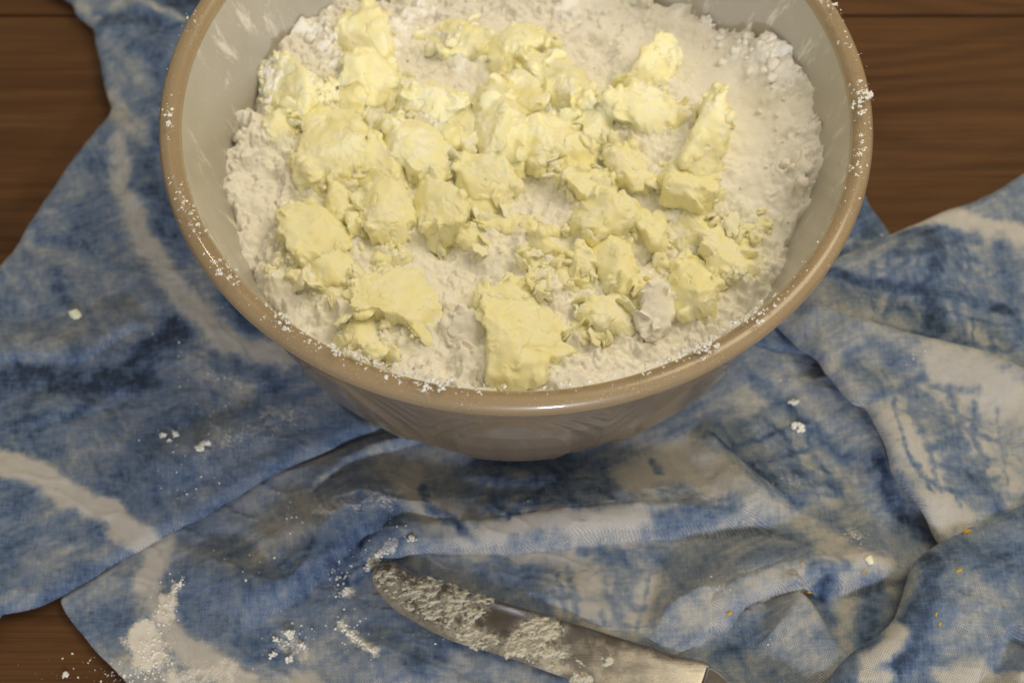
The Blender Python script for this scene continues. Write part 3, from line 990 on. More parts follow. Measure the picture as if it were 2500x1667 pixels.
# ------------------------------------------------------------------ butter in the bowl
CR = {'b': (500, 0), 'c': (1200, 0), 'd': (500, 450), 'e': (1200, 450)}
GB = 'butter pieces lying in the flour'
CHUNKS = [
    # key, thickness mm, lift mm, dust, label, outline in crop pixels (2.94 per photograph pixel)
    ('b', 11, 2, .25, 'smooth pale butter block half sunk in the flour at the far side', [(960, 220), (1100, 150), (1230, 130), (1310, 280), (1340, 430), (1250, 500), (1050, 500), (1010, 400)]),
    ('b', 12, 4, .15, 'rounded yellow butter lump leaning against the smooth far block', [(1010, 560), (1100, 470), (1280, 450), (1400, 540), (1340, 650), (1180, 700), (1030, 650)]),
    ('b', 12, 3, .55, 'butter lump beside the bare bowl wall with a dark gap behind it', [(440, 490), (580, 475), (760, 560), (800, 660), (680, 770), (520, 740), (445, 640)]),
    ('b', 8, 2, .3, 'folded butter flake hanging below the lump by the bare bowl wall', [(430, 740), (560, 760), (660, 820), (720, 950), (640, 1020), (500, 1000), (450, 880)]),
    ('b', 11, 5, .35, 'broad yellow butter slab with a ragged floury edge facing the bare bowl wall', [(680, 780), (860, 710), (1040, 760), (1100, 900), (1120, 1050), (1060, 1200), (900, 1290), (700, 1270), (690, 1100), (740, 960)]),
    ('b', 9, 2, .4, 'small butter crumb wedged behind the broad ragged slab', [(860, 690), (1060, 680), (1130, 760), (1090, 830), (900, 790)]),
    ('b', 9, 6, .6, 'narrow wedge of butter between the broad slab and the cracked centre chunk', [(1170, 920), (1260, 1010), (1340, 1130), (1470, 1220), (1440, 1320), (1300, 1300), (1110, 1230), (1100, 1080)]),
    ('b', 15, 9, .6, 'big cracked floury butter chunk at the middle of the pile', [(1290, 810), (1480, 790), (1620, 860), (1680, 960), (1740, 985), (1690, 1060), (1720, 1150), (1560, 1200), (1400, 1130), (1310, 1000), (1260, 880)]),
    ('b', 9, 9, .65, 'floury strip of butter lying behind the big cracked centre chunk', [(1350, 610), (1540, 620), (1700, 605), (1890, 690), (1870, 790), (1660, 815), (1540, 760), (1390, 730)]),
    ('b', 8, 2, .25, 'oval butter disc sunk in flour at the far wall', [(1620, 250), (1740, 180), (1920, 210), (2020, 310), (1870, 380), (1700, 345)]),
    ('b', 18, 9, .45, 'tall upright butter slab with a bright smooth face in the pile centre', [(1960, 690), (2150, 615), (2230, 740), (2300, 900), (2260, 1050), (2200, 1190), (2060, 1130), (1980, 1000), (1940, 840)]),
    ('b', 10, 3, .05, 'deep yellow butter piece in the gap between cracked chunk and upright slab', [(1670, 830), (1850, 750), (1970, 770), (1960, 1000), (1860, 1080), (1740, 1000)]),
    ('b', 15, 8, .5, 'pointed butter wedge with a steep front standing left of the egg-shaped lump', [(1180, 1235), (1330, 1270), (1400, 1360), (1490, 1500), (1470, 1560), (1400, 1660), (1300, 1710), (1200, 1610), (1140, 1430)]),
    ('b', 13, 7, .35, 'egg-shaped butter lump with a deep yellow pit in its side', [(1540, 1250), (1650, 1290), (1760, 1380), (1840, 1480), (1820, 1590), (1690, 1660), (1560, 1560), (1490, 1420)]),
    ('b', 9, 2, .0, 'shaded deep yellow butter slice behind the pointed wedge', [(1030, 1290), (1140, 1290), (1190, 1450), (1190, 1630), (1060, 1640), (1020, 1480)]),
    ('b', 10, 4, .3, 'small butter crumb in front of the broad ragged slab', [(910, 1290), (1040, 1300), (1040, 1500), (960, 1560), (880, 1480)]),
    ('b', 10, 6, .45, 'flattened butter piece in front of the tall upright slab', [(1850, 1150), (2000, 1090), (2190, 1230), (2200, 1340), (2090, 1400), (1940, 1400), (1840, 1300)]),
    ('b', 8, 3, .3, 'small butter crumb in front of the flattened piece by the upright slab', [(1900, 1430), (2080, 1420), (2130, 1500), (1990, 1590), (1900, 1530)]),
    ('c', 10, 4, .2, 'yellow butter wedge with a shadowed hollow at the far side of the pile', [(0, 290), (180, 215), (330, 230), (440, 300), (260, 350), (200, 490), (60, 440)]),
    ('c', 13, 7, .6, 'long ragged butter chunk sloping down from the far side of the pile', [(270, 350), (450, 400), (600, 500), (690, 640), (680, 740), (560, 780), (450, 700), (330, 600), (250, 480)]),
    ('c', 9, 8, .55, 'small butter sliver between the upright slab and the long ragged chunk', [(90, 570), (220, 520), (340, 640), (370, 740), (250, 800), (150, 680)]),
    ('c', 11, 5, .35, 'butter wedge pointing at the smoothed flour hollow', [(1080, 430), (1250, 345), (1320, 400), (1280, 480), (1200, 620), (1150, 670), (950, 690), (860, 640), (880, 560), (1000, 540)]),
    ('c', 10, 7, .5, 'arched butter flake with a dark gap beneath it', [(850, 730), (1040, 670), (1200, 670), (1340, 700), (1350, 800), (1260, 890), (1150, 900), (1000, 830), (900, 790)]),
    ('c', 13, 7, .4, 'curled butter shaving standing on edge beside the smoothed flour', [(1550, 735), (1640, 790), (1680, 870), (1665, 1000), (1600, 1150), (1500, 1200), (1370, 1140), (1410, 1030), (1480, 900)]),
    ('c', 11, 4, .05, 'clean-cut deep yellow butter cube at the foot of the curled shaving', [(1250, 1120), (1370, 1090), (1420, 1180), (1500, 1210), (1570, 1260), (1575, 1380), (1500, 1455), (1380, 1410), (1260, 1370), (1240, 1240)]),
    ('c', 12, 9, .4, 'rounded scoop of butter with a thin curled edge near the pile centre', [(290, 880), (420, 790), (590, 820), (550, 940), (440, 1080), (340, 1140), (240, 1050), (220, 950)]),
    ('c', 9, 5, .45, 'small crumbly butter bit beside the rounded scoop', [(570, 990), (700, 990), (790, 1080), (700, 1190), (560, 1185), (440, 1175), (530, 1090)]),
    ('c', 9, 5, .6, 'small floury butter bit under the arched flake', [(640, 800), (780, 780), (880, 900), (880, 970), (800, 1000), (670, 960)]),
    ('c', 9, 4, .55, 'round floury butter knob behind the clean-cut yellow cube', [(910, 1100), (1060, 1100), (1130, 1180), (1190, 1250), (1120, 1320), (960, 1300), (870, 1200)]),
    ('c', 11, 5, .45, 'butter piece with a smooth sloping face between two floury lumps', [(560, 1230), (780, 1195), (870, 1290), (850, 1390), (760, 1440), (640, 1410), (570, 1340)]),
    ('c', 7, 3, .2, 'small butter sliver touching the smooth sloping piece', [(410, 1200), (550, 1230), (560, 1340), (470, 1330)]),
    ('e', 14, 6, .45, 'thick layered butter chunk with horizontal cracks facing the front', [(590, 110), (700, 70), (850, 100), (1020, 150), (970, 270), (840, 340), (720, 385), (680, 310), (600, 270)]),
    ('e', 11, 3, .2, 'small square butter block with sharp corners on bare flour', [(1080, 225), (1190, 235), (1260, 330), (1275, 395), (1160, 425), (1090, 350), (1030, 270)]),
    ('e', 7, 4, .1, 'long flat ribbon of butter with fine straight ridges', [(-150, 170), (0, 180), (150, 215), (350, 265), (490, 310), (450, 345), (300, 335), (130, 335), (-60, 300)]),
    ('e', 10, 5, .1, 'yellow butter splinter running down from the ridged ribbon', [(170, 385), (260, 340), (400, 420), (500, 500), (575, 580), (530, 615), (400, 545), (290, 470), (190, 430)]),
    ('e', 9, 2, .15, 'small butter bit under the splinter below the ridged ribbon', [(250, 510), (380, 530), (480, 610), (420, 700), (310, 690), (240, 590)]),
    ('e', 11, 4, .5, 'pale butter chip with a notch in its side', [(560, 560), (640, 465), (710, 495), (735, 600), (700, 650), (745, 690), (700, 735), (610, 685), (555, 630)]),
    ('e', 14, 6, .25, 'upright yellow butter block with a smooth shaded side next to the notched chip', [(700, 420), (830, 340), (920, 375), (990, 550), (1030, 690), (960, 725), (860, 705), (790, 620), (740, 500)]),
    ('e', 6, 1, .0, 'tiny bright yellow butter flake at the foot of the upright block', [(830, 760), (950, 730), (1010, 760), (900, 815)]),
    ('e', 13, 5, .6, 'rough floury butter block on top of the large smooth slab by the right wall', [(1570, 350), (1700, 300), (1800, 325), (1835, 380), (1815, 520), (1720, 640), (1600, 690), (1580, 560), (1530, 430)]),
    ('e', 14, 3, .1, 'large smooth yellow butter slab lying toward the right wall', [(1270, 590), (1400, 530), (1570, 550), (1650, 680), (1580, 780), (1610, 880), (1480, 895), (1310, 865), (1230, 740)]),
    ('e', 10, 2, .65, 'crumbly butter clump scattered behind the large smooth slab', [(1250, 110), (1420, 130), (1550, 180), (1640, 150), (1610, 230), (1560, 340), (1400, 420), (1250, 450), (1230, 290)]),
    ('e', 9, 2, .25, 'thin butter wing reaching from the slab up the right flour slope', [(1810, 430), (1950, 385), (2070, 430), (1960, 500), (1850, 580), (1680, 750), (1620, 760), (1640, 700), (1740, 580)]),
    ('e', 6, 0, .35, 'flat butter flake pressed into the flour slope at the right', [(1710, 290), (1850, 230), (1970, 325), (1850, 370), (1740, 345)]),
    ('e', 12, 3, .0, 'largest smooth pale yellow butter slab lying flat against the front wall', [(0, 870), (100, 780), (230, 800), (330, 850), (430, 930), (470, 1030), (480, 1100), (580, 1150), (410, 1210), (350, 1330), (180, 1355), (30, 1320), (10, 1100)]),
    ('e', 10, 7, .3, 'crumbly butter cap resting on the back edge of the largest slab', [(-100, 800), (60, 710), (200, 655), (280, 700), (270, 790), (100, 860), (-60, 880)]),
    ('e', 12, 3, .75, 'flour-coated butter lump with a bright yellow crack', [(690, 870), (900, 805), (1070, 815), (1070, 950), (950, 1040), (820, 1020), (700, 950)]),
    ('e', 8, 1, .3, 'low butter slice in front of the flour-coated lump', [(545, 960), (700, 980), (840, 1040), (740, 1095), (580, 1085)]),
    ('e', 13, 3, .98, 'white angular lump fully coated in flour next to the large smooth slab', [(1095, 860), (1180, 785), (1270, 805), (1325, 880), (1265, 970), (1170, 1065), (1100, 1065)]),
    ('e', 9, 3, .8, 'small flour-white butter chip behind the white angular lump', [(1070, 725), (1140, 685), (1225, 770), (1140, 810), (1065, 775)]),
    ('e', 7, 1, .4, 'small low butter bit behind the largest slab', [(370, 660), (460, 620), (560, 680), (520, 790), (400, 800)]),
    ('e', 8, 1, .5, 'small butter bit below the thin wing on the flour slope', [(1740, 640), (1850, 590), (1930, 620), (1850, 690), (1760, 690)]),
    ('d', 14, 5, .15, 'smooth rectangular butter block nearest the left wall', [(590, 200), (760, 150), (880, 210), (1000, 240), (1045, 340), (980, 430), (800, 520), (690, 520), (610, 430), (580, 320)]),
    ('d', 12, 4, .25, 'butter block with a scored face in front of the smooth rectangular block', [(720, 580), (880, 450), (1040, 410), (1065, 600), (1080, 700), (960, 690), (850, 700), (720, 650)]),
    ('d', 9, 2, .7, 'crumbling floury butter skirt below the scored block', [(720, 650), (860, 700), (1000, 690), (1105, 740), (1070, 830), (1000, 880), (900, 830), (800, 760)]),
    ('d', 9, 2, .1, 'curled yellow butter shaving lying in a flour pit', [(1175, 440), (1250, 395), (1410, 440), (1390, 540), (1250, 575), (1175, 500)]),
    ('d', 13, 4, .3, 'wide matt butter slab between the flour ridge and the scored block', [(1110, 720), (1280, 640), (1420, 480), (1500, 470), (1560, 600), (1620, 800), (1645, 1000), (1560, 1055), (1480, 970), (1300, 930), (1120, 870)]),
    ('d', 10, 2, .45, 'broken butter clump at the front left close under the rim', [(920, 1060), (1060, 1010), (1150, 920), (1350, 920), (1380, 1010), (1335, 1180), (1230, 1195), (1080, 1145), (920, 1145)]),
    ('d', 6, 1, .4, 'lone butter crumb lying on flour by the left wall', [(385, 690), (480, 635), (575, 670), (560, 745), (440, 765)]),
    ('d', 8, 1, .35, 'pill-shaped butter piece half buried in front of the ridged ribbon', [(1840, 350), (2000, 300), (2120, 375), (2090, 480), (1950, 475), (1840, 415)]),
    ('d', 7, 1, .6, 'small smeared butter bit between the rectangular block and the lone crumb', [(495, 560), (620, 495), (710, 530), (690, 645), (560, 650)]),
    ('d', 11, 1, 1.0, 'rounded lump of packed flour sunk in a pit left of the largest slab', [(1730, 1020), (1830, 950), (1960, 985), (2015, 1090), (1960, 1200), (1840, 1160)]),
    ('e', 6, 2, .97, 'tiny white oval flour pellet in front of the large smooth slab', [(1330, 910), (1400, 885), (1460, 920), (1440, 960), (1360, 955)]),
]


def place(key, thick, lift, dust, label, outline):
    ox, oy = CR[key]
    th_, lf = thick / 1400., lift / 1200.
    pts = [(ox + a / 2.94, oy + b / 2.94) for a, b in outline]
    cpx = np.mean(pts, 0)
    zf = .095
    for _ in range(4):
        c = unp(cpx[0], cpx[1], zf + th_ * .55 + lf)[:2]
        zf = float(flour_raw(np.array([c]), False)[0])
    O = unp_list(pts, zf + lf + th_ * .5)
    return O.mean(0), zf, O, th_, lf


PLACED = [place(*row) for row in CHUNKS]


def pile(P):
    """how far flour and butter are rubbed together, 0..1"""
    w = np.zeros(len(P))
    for (c, zf, O, th_, lf), row in zip(PLACED, CHUNKS):
        rad = np.hypot(*(O - c).T).mean() * 1.15
        w += np.exp(-((P - c) ** 2).sum(1) / rad ** 2) * (1.1 if row[3] < .9 else .3)
    return np.clip(w, 0, 1)


g = .00055
n = int(.272 / g)
X, Y = np.meshgrid(-.136 + np.arange(n) * g, -.136 + np.arange(n) * g)
P = np.c_[X.ravel(), Y.ravel()]
PW = pile(P)
z = flour_raw(P) + .0055 * PW + .0022 * PW * fbm(P, .006, 3, .6, 116)
r = np.hypot(P[:, 0], P[:, 1])
over = r - r_in(z)
okv = over < .0022
# horizontal crumble so that slopes are not a plain height field
P3 = np.c_[P, z]
P3[:, 0] += .0004 * fbm(P3 * [1, 1, 2], .004, 2, .5, 111)
P3[:, 1] += .0004 * fbm(P3 * [1, 1, 2], .004, 2, .5, 112)
idx = np.arange(n * n).reshape(n, n)
quads = np.stack([idx[:-1, :-1], idx[:-1, 1:], idx[1:, 1:], idx[1:, :-1]], -1).reshape(-1, 4)
fk = okv[quads].all(1)
used = np.unique(quads[fk])
remap = -np.ones(n * n, int)
remap[used] = np.arange(len(used))
FL = mesh_obj('flour', P3[used], remap[quads[fk]], FLOUR, origin=(0, 0, .06), attrs={'rubbed': PW[used]})
tag(FL, 'heap of white flour filling the ceramic bowl around the butter', 'flour', kind='stuff')
FZ = z.reshape(n, n)


def flour_z(x, y):
    i, j = int(round((y + .136) / g)), int(round((x + .136) / g))
    return FZ[min(max(i, 0), n - 1), min(max(j, 0), n - 1)]


def lumps(items, level, rough, seed):
    """items: list of (x, y, z, radius, flat) -> one joined mesh of little irregular clods"""
    V0, F0 = ico(level)
    Vs, Fs = [], []
    rg = np.random.default_rng(seed)
    nv = len(V0)
    for k, (x, y, zz, rad, flat) in enumerate(items):
        A, _ = np.linalg.qr(rg.normal(size=(3, 3)))
        A = A * np.linalg.det(A)
        v = V0 * (1 + rough * perlin(V0 * 1.3 + k * .77)[:, None] * 1.3) * rg.uniform(.65, 1.25, 3)
        if flat < 0:                                       # a shaving lying at any angle
            v = (v * [1.3, 1.0, .33]) @ A
        else:
            v = v @ A
            v[:, 2] *= flat
        Vs.append(v * rad + [x, y, zz])
        Fs.append(F0 + k * nv)
    return np.vstack(Vs), np.vstack(Fs)


items = []
cr = np.random.default_rng(3)
for k in range(220):
    a_, q_ = cr.uniform(-math.pi, math.pi), math.sqrt(cr.uniform(0, 1))
    x, y = .133 * q_ * math.cos(a_), .133 * q_ * math.sin(a_)
    zf = flour_z(x, y)
    if math.hypot(x, y) > r_in(zf) - .0006:
        continue
    px_, py_ = x - .085, y - .06
    if px_ * px_ + py_ * py_ < .022 ** 2 and cr.random() < .85:
        continue
    rad = .0003 + .0013 * cr.random() ** 3
    items.append((x, y, zf + rad * .25, rad, .85))
for k in range(60):                          # larger clods along the far and right edge
    th = math.radians(cr.choice([cr.uniform(-8, 62), cr.uniform(62, 165), cr.uniform(165, 200)], p=[.6, .3, .1]))
    rr = .124 - abs(cr.normal()) * .006
    x, y = rr * math.cos(th), rr * math.sin(th)
    zf = flour_z(x, y)
    if rr > r_in(zf) - .0012:
        rr = r_in(zf) - .0018
        x, y = rr * math.cos(th), rr * math.sin(th)
        zf = flour_z(x, y)
    rad = .0008 + .0020 * cr.random() ** 2
    items.append((x, y, zf + rad * .2, rad, .85))
V, F = lumps(items, 2, .5, 5)
tag(mesh_obj('flour_crumbs', V, F, FLOUR, origin=(0, 0, .06)), 'loose crumbs of flour strewn over the flour heap in the bowl', 'flour', kind='stuff')

def chunk(i, key, thick, lift, dust, label, outline):
    rg = np.random.default_rng(100 + i)
    c, zf, O, th_, lf = PLACED[i]
    zmid = zf + lf + th_ * .50
    O = smooth_poly(O, 6) - c
    to = np.arctan2(O[:, 1], O[:, 0])
    ro = np.hypot(O[:, 0], O[:, 1])
    o_ = np.argsort(to)
    to, ro = to[o_], ro[o_]
    size = ro.mean()
    V0, F0 = ico(5)
    t = np.arctan2(V0[:, 1], V0[:, 0])
    rad = np.interp(t, np.r_[to - 2 * np.pi, to, to + 2 * np.pi], np.r_[ro, ro, ro]) * 1.22
    rough = min(1, dust * 1.2 + .2)
    ring = np.c_[np.cos(t), np.sin(t), V0[:, 2] * .7] * size
    rad = rad * (1 + (.10 + .10 * rough) * (fbm(ring + i * .31, .006, 3, .6, 118) + .6 * fbm(ring + i * .31, .0025, 2, .6, 119)))
    e = rg.uniform(.24, .38)
    cz, rr = V0[:, 2], np.hypot(V0[:, 0], V0[:, 1])
    prr = np.power(rr, e)
    pzz = np.sign(cz) * np.power(np.abs(cz), e + .08)
    v = np.c_[np.cos(t) * rad * prr, np.sin(t) * rad * prr, pzz * th_ * .5]
    top = sstep(0, th_ * .25, v[:, 2])
    low = v[:, 2] < 0
    v[low, 2] *= 1 + (lf + .003) / (th_ * .5)
    # tilt, bend and dish of the top face
    tilt = rg.normal(size=2) * .34 + np.array([0, .08])
    a_ = rg.uniform(0, np.pi)
    along = (v[:, :2] @ [math.cos(a_), math.sin(a_)]) / (size + 1e-9)
    bend = rg.normal() * .22
    v[:, 2] += top * (np.clip(v[:, :2] @ tilt, -th_ * .55, th_ * .55) + th_ * np.clip(bend * (along ** 2 - .4), -.35, .35))
    # broken faces: clamp to a few planes, mostly looking up
    cut = np.zeros(len(v))
    for k in range(rg.integers(4, 8)):
        a_ = rg.uniform(0, 2 * np.pi)
        nn = np.array([math.cos(a_), math.sin(a_), rg.uniform(.35, 2.2)])
        nn /= np.linalg.norm(nn)
        s_ = v @ nn
        ex = s_ - np.quantile(s_, rg.uniform(.76, .94))
        m_ = ex > 0
        v[m_] -= ex[m_][:, None] * nn * rg.uniform(.7, .95)
        cut[m_] = np.maximum(cut[m_], sstep(0, .0006, ex[m_]))
    # crumbs and smeared lips stuck to its edges, fused with it
    Vs, Fs = [v], [F0]
    hr = np.hypot(v[:, 0], v[:, 1])
    edge = v[(hr > np.quantile(hr, .5)) & (v[:, 2] > -th_ * .3)]
    V3, F3 = ico(3)
    cnt = len(v)
    for k in range(int((6 + 15 * rough) * np.clip(size / .009, .5, 1.5))):
        q = edge[rg.integers(0, len(edge))]
        rd_ = (.0007 + .0019 * rg.random() ** 2) * np.clip(size / .008, .6, 1.1)
        A, _ = np.linalg.qr(rg.normal(size=(3, 3)))
        A = A * np.linalg.det(A)
        if k % 6 == 5:                                     # a thin torn lip
            q = q * [1, 1, .6]
            b_ = (V3 * [1.7, 1.3, .32] * (1 + .3 * perlin(V3 * 1.2 + k)[:, None])) @ A * rg.uniform(.0020, .0034) * np.clip(size / .008, .6, 1.1)
            Vs.append(b_ + q * rg.uniform(.85, .98))
            Fs.append(F3 + cnt)
            cnt += len(V3)
            continue
        b_ = (V3 * (1 + .35 * perlin(V3 * 1.4 + k)[:, None]) * rg.uniform(.5, 1.5, 3)) @ A * rd_
        Vs.append(b_ + q * rg.uniform(.90, 1.03))
        Fs.append(F3 + cnt)
        cnt += len(V3)
    tmp = mesh_obj('tmp_piece', np.vstack(Vs), np.vstack(Fs), BUTTER)
    rm = tmp.modifiers.new('r', 'REMESH')
    rm.mode = 'VOXEL'
    rm.voxel_size = .00042 if size > .006 else .00036
    rm.use_smooth_shade = True
    sm = tmp.modifiers.new('s', 'SMOOTH')
    sm.factor = .5
    sm.iterations = 14
    return tmp, (i, rough, dust, label, np.array([c[0], c[1], zf]), zmid - zf, rg)


def finish(tmp, dg, i, rough, dust, label, org, up, rg):
    ev = tmp.evaluated_get(dg)
    me = bpy.data.meshes.new_from_object(ev)
    old = tmp.data
    bpy.data.objects.remove(tmp)
    bpy.data.meshes.remove(old)
    nv = len(me.vertices)
    v = np.empty(nv * 3, np.float32)
    me.vertices.foreach_get('co', v)
    nr = np.empty(nv * 3, np.float32)
    me.vertices.foreach_get('normal', nr)
    v, nr = v.reshape(-1, 3).astype(float), nr.reshape(-1, 3).astype(float)
    cen = v + np.array([i * .37, i * .11, 0])
    patch = (.35 if dust > .9 else 1) * sstep(-.25, .25, fbm(cen, .008, 2, .5, 127) + .4 * rough - .25)     # smooth cut here, torn there
    d1 = fbm(cen, .009, 2, .5, 121) * .0011
    bl = (.25 - np.abs(fbm(cen, .0045, 2, .5, 122))) * .0008
    d3 = fbm(cen, .0012, 2, .6, 123) * .00012
    nc = fbm(cen, .011, 2, .5, 124)
    crk = -.0007 * np.exp(-(nc / .03) ** 2) * sstep(0, .3, fbm(cen, .014, 2, .5, 126))
    v = v + nr * (d1 + patch * (bl + d3) + crk)[:, None]
    v[:, 2] += up
    me.vertices.foreach_set('co', v.astype(np.float32).ravel())
    du = np.clip((dust * .7 + .15) * (.25 + .85 * patch) + .22 * fbm(cen, .005, 3, .6, 125), 0, 1)
    at = me.attributes.new('dust', 'FLOAT', 'POINT')
    at.data.foreach_set('value', du.astype(np.float32))
    me.polygons.foreach_set('use_smooth', np.ones(len(me.polygons), bool))
    me.materials.clear()
    me.materials.append(FLOUR if dust > .9 else BUTTER)
    nm = 'flour_lump' if dust > .9 else 'butter_piece'
    me.name = nm
    o = bpy.data.objects.new(nm, me)
    COL.objects.link(o)
    o.location = org
    return tag(o, label, 'flour lump' if dust > .9 else 'butter', None if dust > .9 else GB)


TEMP = [chunk(i, *row) for i, row in enumerate(CHUNKS)]
DG = bpy.context.evaluated_depsgraph_get()
DG.update()
PIECES = [finish(t_, DG, *a_) for t_, a_ in TEMP]
items = []
bc = np.random.default_rng(17)
for o in PIECES:
    if o.name.startswith('flour'):
        continue
    for k in range(7):
        co = o.data.vertices[int(bc.integers(0, len(o.data.vertices)))].co
        s_ = 1 + .25 * bc.random()
        x, y = o.location.x + co.x * s_, o.location.y + co.y * s_
        zf = flour_z(x, y)
        if math.hypot(x, y) < r_in(zf) - .004:
            rad = .0006 + .0024 * bc.random() ** 2
            items.append((x, y, zf + rad * .3, rad, .8))
    for k in range(4):
        co = o.data.vertices[int(bc.integers(0, len(o.data.vertices)))].co
        x, y = o.location.x + co.x * 1.12, o.location.y + co.y * 1.12
        if math.hypot(x, y) < .108:
            items.append((x, y, flour_z(x, y) + .001 + .002 * bc.random(), .0016 + .0024 * bc.random(), -1))
V, F = lumps(items, 3, .6, 15)
tag(mesh_obj('butter_crumbs', V, F, mat_butter('butter_crumb', 0.0), origin=(0, 0, .08), attrs={'dust': np.repeat(bc.uniform(.35, 1.0, len(items)), len(ico(3)[0]))}), 'fine crumbs of butter rubbed into the flour around the larger pieces', 'butter', kind='stuff')

# ------------------------------------------------------------------ flour on the rim
items = []
rr_ = np.random.default_rng(12)


def on_rim(th, a_):
    r0 = .1412 + .0047 * math.cos(a_)
    return r0 * math.cos(th), r0 * math.sin(th), .1436 + .0047 * math.sin(a_)      # bowl stands on 4 mm of cloth


def rim_theta(u, v):
    p = unp(u, v, .1475)
    return math.atan2(p[1], p[0])


for (u, v, cnt, sp, big) in [(470, 57, 25, .010, .8), (410, 222, 8, .008, .5), (408, 290, 70, .016, 1.0), (405, 360, 8, .01, .5), (440, 460, 40, .02, .7), (455, 505, 70, .014, .9), (480, 570, 60, .02, .9), (535, 670, 80, .014, 1.0), (560, 700, 20, .03, .5), (690, 800, 90, .014, 1.1), (720, 845, 10, .01, .8), (780, 870, 90, .018, 1.0), (1040, 955, 130, .014, 1.2), (1150, 962, 40, .016, .8), (870, 900, 50, .03, .7), (960, 935, 90, .016, .9),
                            (1600, 905, 60, .02, .8), (1735, 845, 90, .010, 1.2), (1840, 780, 70, .010, 1.1), (1700, 862, 50, .02, .7), (1890, 740, 30, .012, .8), (2110, 230, 90, .014, 1.2), (2100, 330, 50, .02, .8), (2105, 370, 40, .016, .9), (2075, 60, 18, .02, .7), (2025, 20, 50, .014, .9), (2045, 95, 10, .02, .6), (2085, 150, 14, .03, .6), (2095, 400, 40, .02, .7), (2060, 480, 30, .03, .6), (1300, 965, 30, .05, .5), (1960, 690, 40, .05, .5)]:
    th0 = rim_theta(u, v)
    for k in range(int(cnt * .55)):
        th = th0 + rr_.normal() * sp / .141 * .32
        a_ = math.radians(np.clip(rr_.normal(98, 24), 45, 160))
        big_ = rr_.random() ** 3 * big
        for j in range(1 + int(9 * big_)):                # a clot is several flakes grown together
            x, y, zz = on_rim(th + rr_.normal() * .0035 * big_, a_ + rr_.normal() * .11 * big_)
            items.append((x, y, zz, .00010 + .00048 * big_ * rr_.random(), .6))
for k in range(120):
    th = rr_.uniform(-math.pi, math.pi)
    x, y, zz = on_rim(th, math.radians(rr_.uniform(10, 170)))
    items.append((x, y, zz, .00010 + .00018 * rr_.random() ** 2, .7))
# ragged lip of flour along the inner edge of the rim at the front
for k in range(110):
    th = math.radians(rr_.choice([rr_.normal(-113, 5), rr_.normal(-104, 3), rr_.normal(-62, 3), rr_.normal(-52, 3), rr_.normal(-75, 8)]))
    x, y, zz = on_rim(th, math.radians(rr_.normal(150, 14)))
    for j in range(3):
        items.append((x + rr_.normal() * .0005, y + rr_.normal() * .0005, zz - abs(rr_.normal()) * .0003, .0002 + .0005 * rr_.random() ** 3, .8))
V, F = lumps(items, 2, 1.1, 6)
tag(mesh_obj('flour_dust', V, F, FLOUR, origin=(0, 0, .14)), 'white flour dust and clots stuck along the tan bowl rim', 'flour', kind='stuff')

# ------------------------------------------------------------------ knife
knife = tag(empty('table_knife', (*unp(1300, 1520, KNIFE_Z)[:2], KNIFE_Z - .0015)), 'dull steel table knife smeared with butter lying on the tea towel', 'knife')
SM1 = [(85, 170), (200, 125), (330, 180), (380, 130), (440, 150), (520, 190), (700, 265), (840, 315), (800, 400), (720, 500), (840, 550), (870, 610), (770, 645), (600, 560), (480, 480), (350, 420), (200, 320), (100, 240)]
SM2 = [(930, 590), (1060, 460), (1200, 435), (1300, 500), (1260, 570), (1180, 610), (1310, 660), (1290, 700), (1150, 690), (1000, 690), (920, 680)]
SM3 = [(1060, 690), (1200, 700), (1320, 740), (1270, 790), (1120, 740)]
Bq = smooth_poly(BLADE, 5)
gk = .0006
x0, y0 = Bq.min(0) - .002
x1, y1 = Bq.max(0) + .002
nx, ny = int((x1 - x0) / gk) + 1, int((y1 - y0) / gk) + 1
X, Y = np.meshgrid(x0 + np.arange(nx) * gk, y0 + np.arange(ny) * gk)
P = np.c_[X.ravel(), Y.ravel()]
d, near = poly_sdf(P, Bq)
P2 = np.where((d < 0)[:, None], near, P)
dd = np.maximum(d, 0)


def blade_top(P_, dd_):
    up_line = unp_list([kc(*q) for q in BLADE_UP[1:]], KNIFE_Z)
    du, _, _ = line_dist(P_, up_line)
    spine = 1 - sstep(.0, .006, du)          # the back of the blade slopes away
    return KNIFE_Z + .0007 * (1 - np.exp(-dd_ / .0012)) - .0003 * spine


zt = blade_top(P2, dd)
zb = np.full(len(zt), KNIFE_Z - .0012) - .0012 * (zt < KNIFE_Z - .0008)
idx = np.arange(nx * ny).reshape(ny, nx)
quads = np.stack([idx[:-1, :-1], idx[:-1, 1:], idx[1:, 1:], idx[1:, :-1]], -1).reshape(-1, 4)
fk = (d > 0)[quads].any(1) & (d > -gk * 1.5)[quads].all(1)
qs = quads[fk]
zt = np.where(d <= 0, zt - .0003, zt)
V = np.vstack([np.c_[P2, zt], np.c_[P2, np.where(d <= 0, zt, np.minimum(zb, zt - .0006))]])
Fa = np.vstack([qs, (qs + nx * ny)[:, ::-1]])
used = np.unique(Fa)
remap = -np.ones(len(V), int)
remap[used] = np.arange(len(used))
film = np.zeros(len(P2))
for poly_ in (SM1, SM2, SM3):
    df, _ = poly_sdf(P2, smooth_poly(unp_list([kc(*q) for q in poly_], KNIFE_Z), 3))
    film = np.maximum(film, sstep(-.004, .0015, df + .002 * fbm(P2, .005, 3, .6, 161)))
film = np.concatenate([film, film])
mesh_obj('blade', V[used], remap[Fa], STEEL, knife, attrs={'film': film[used]})
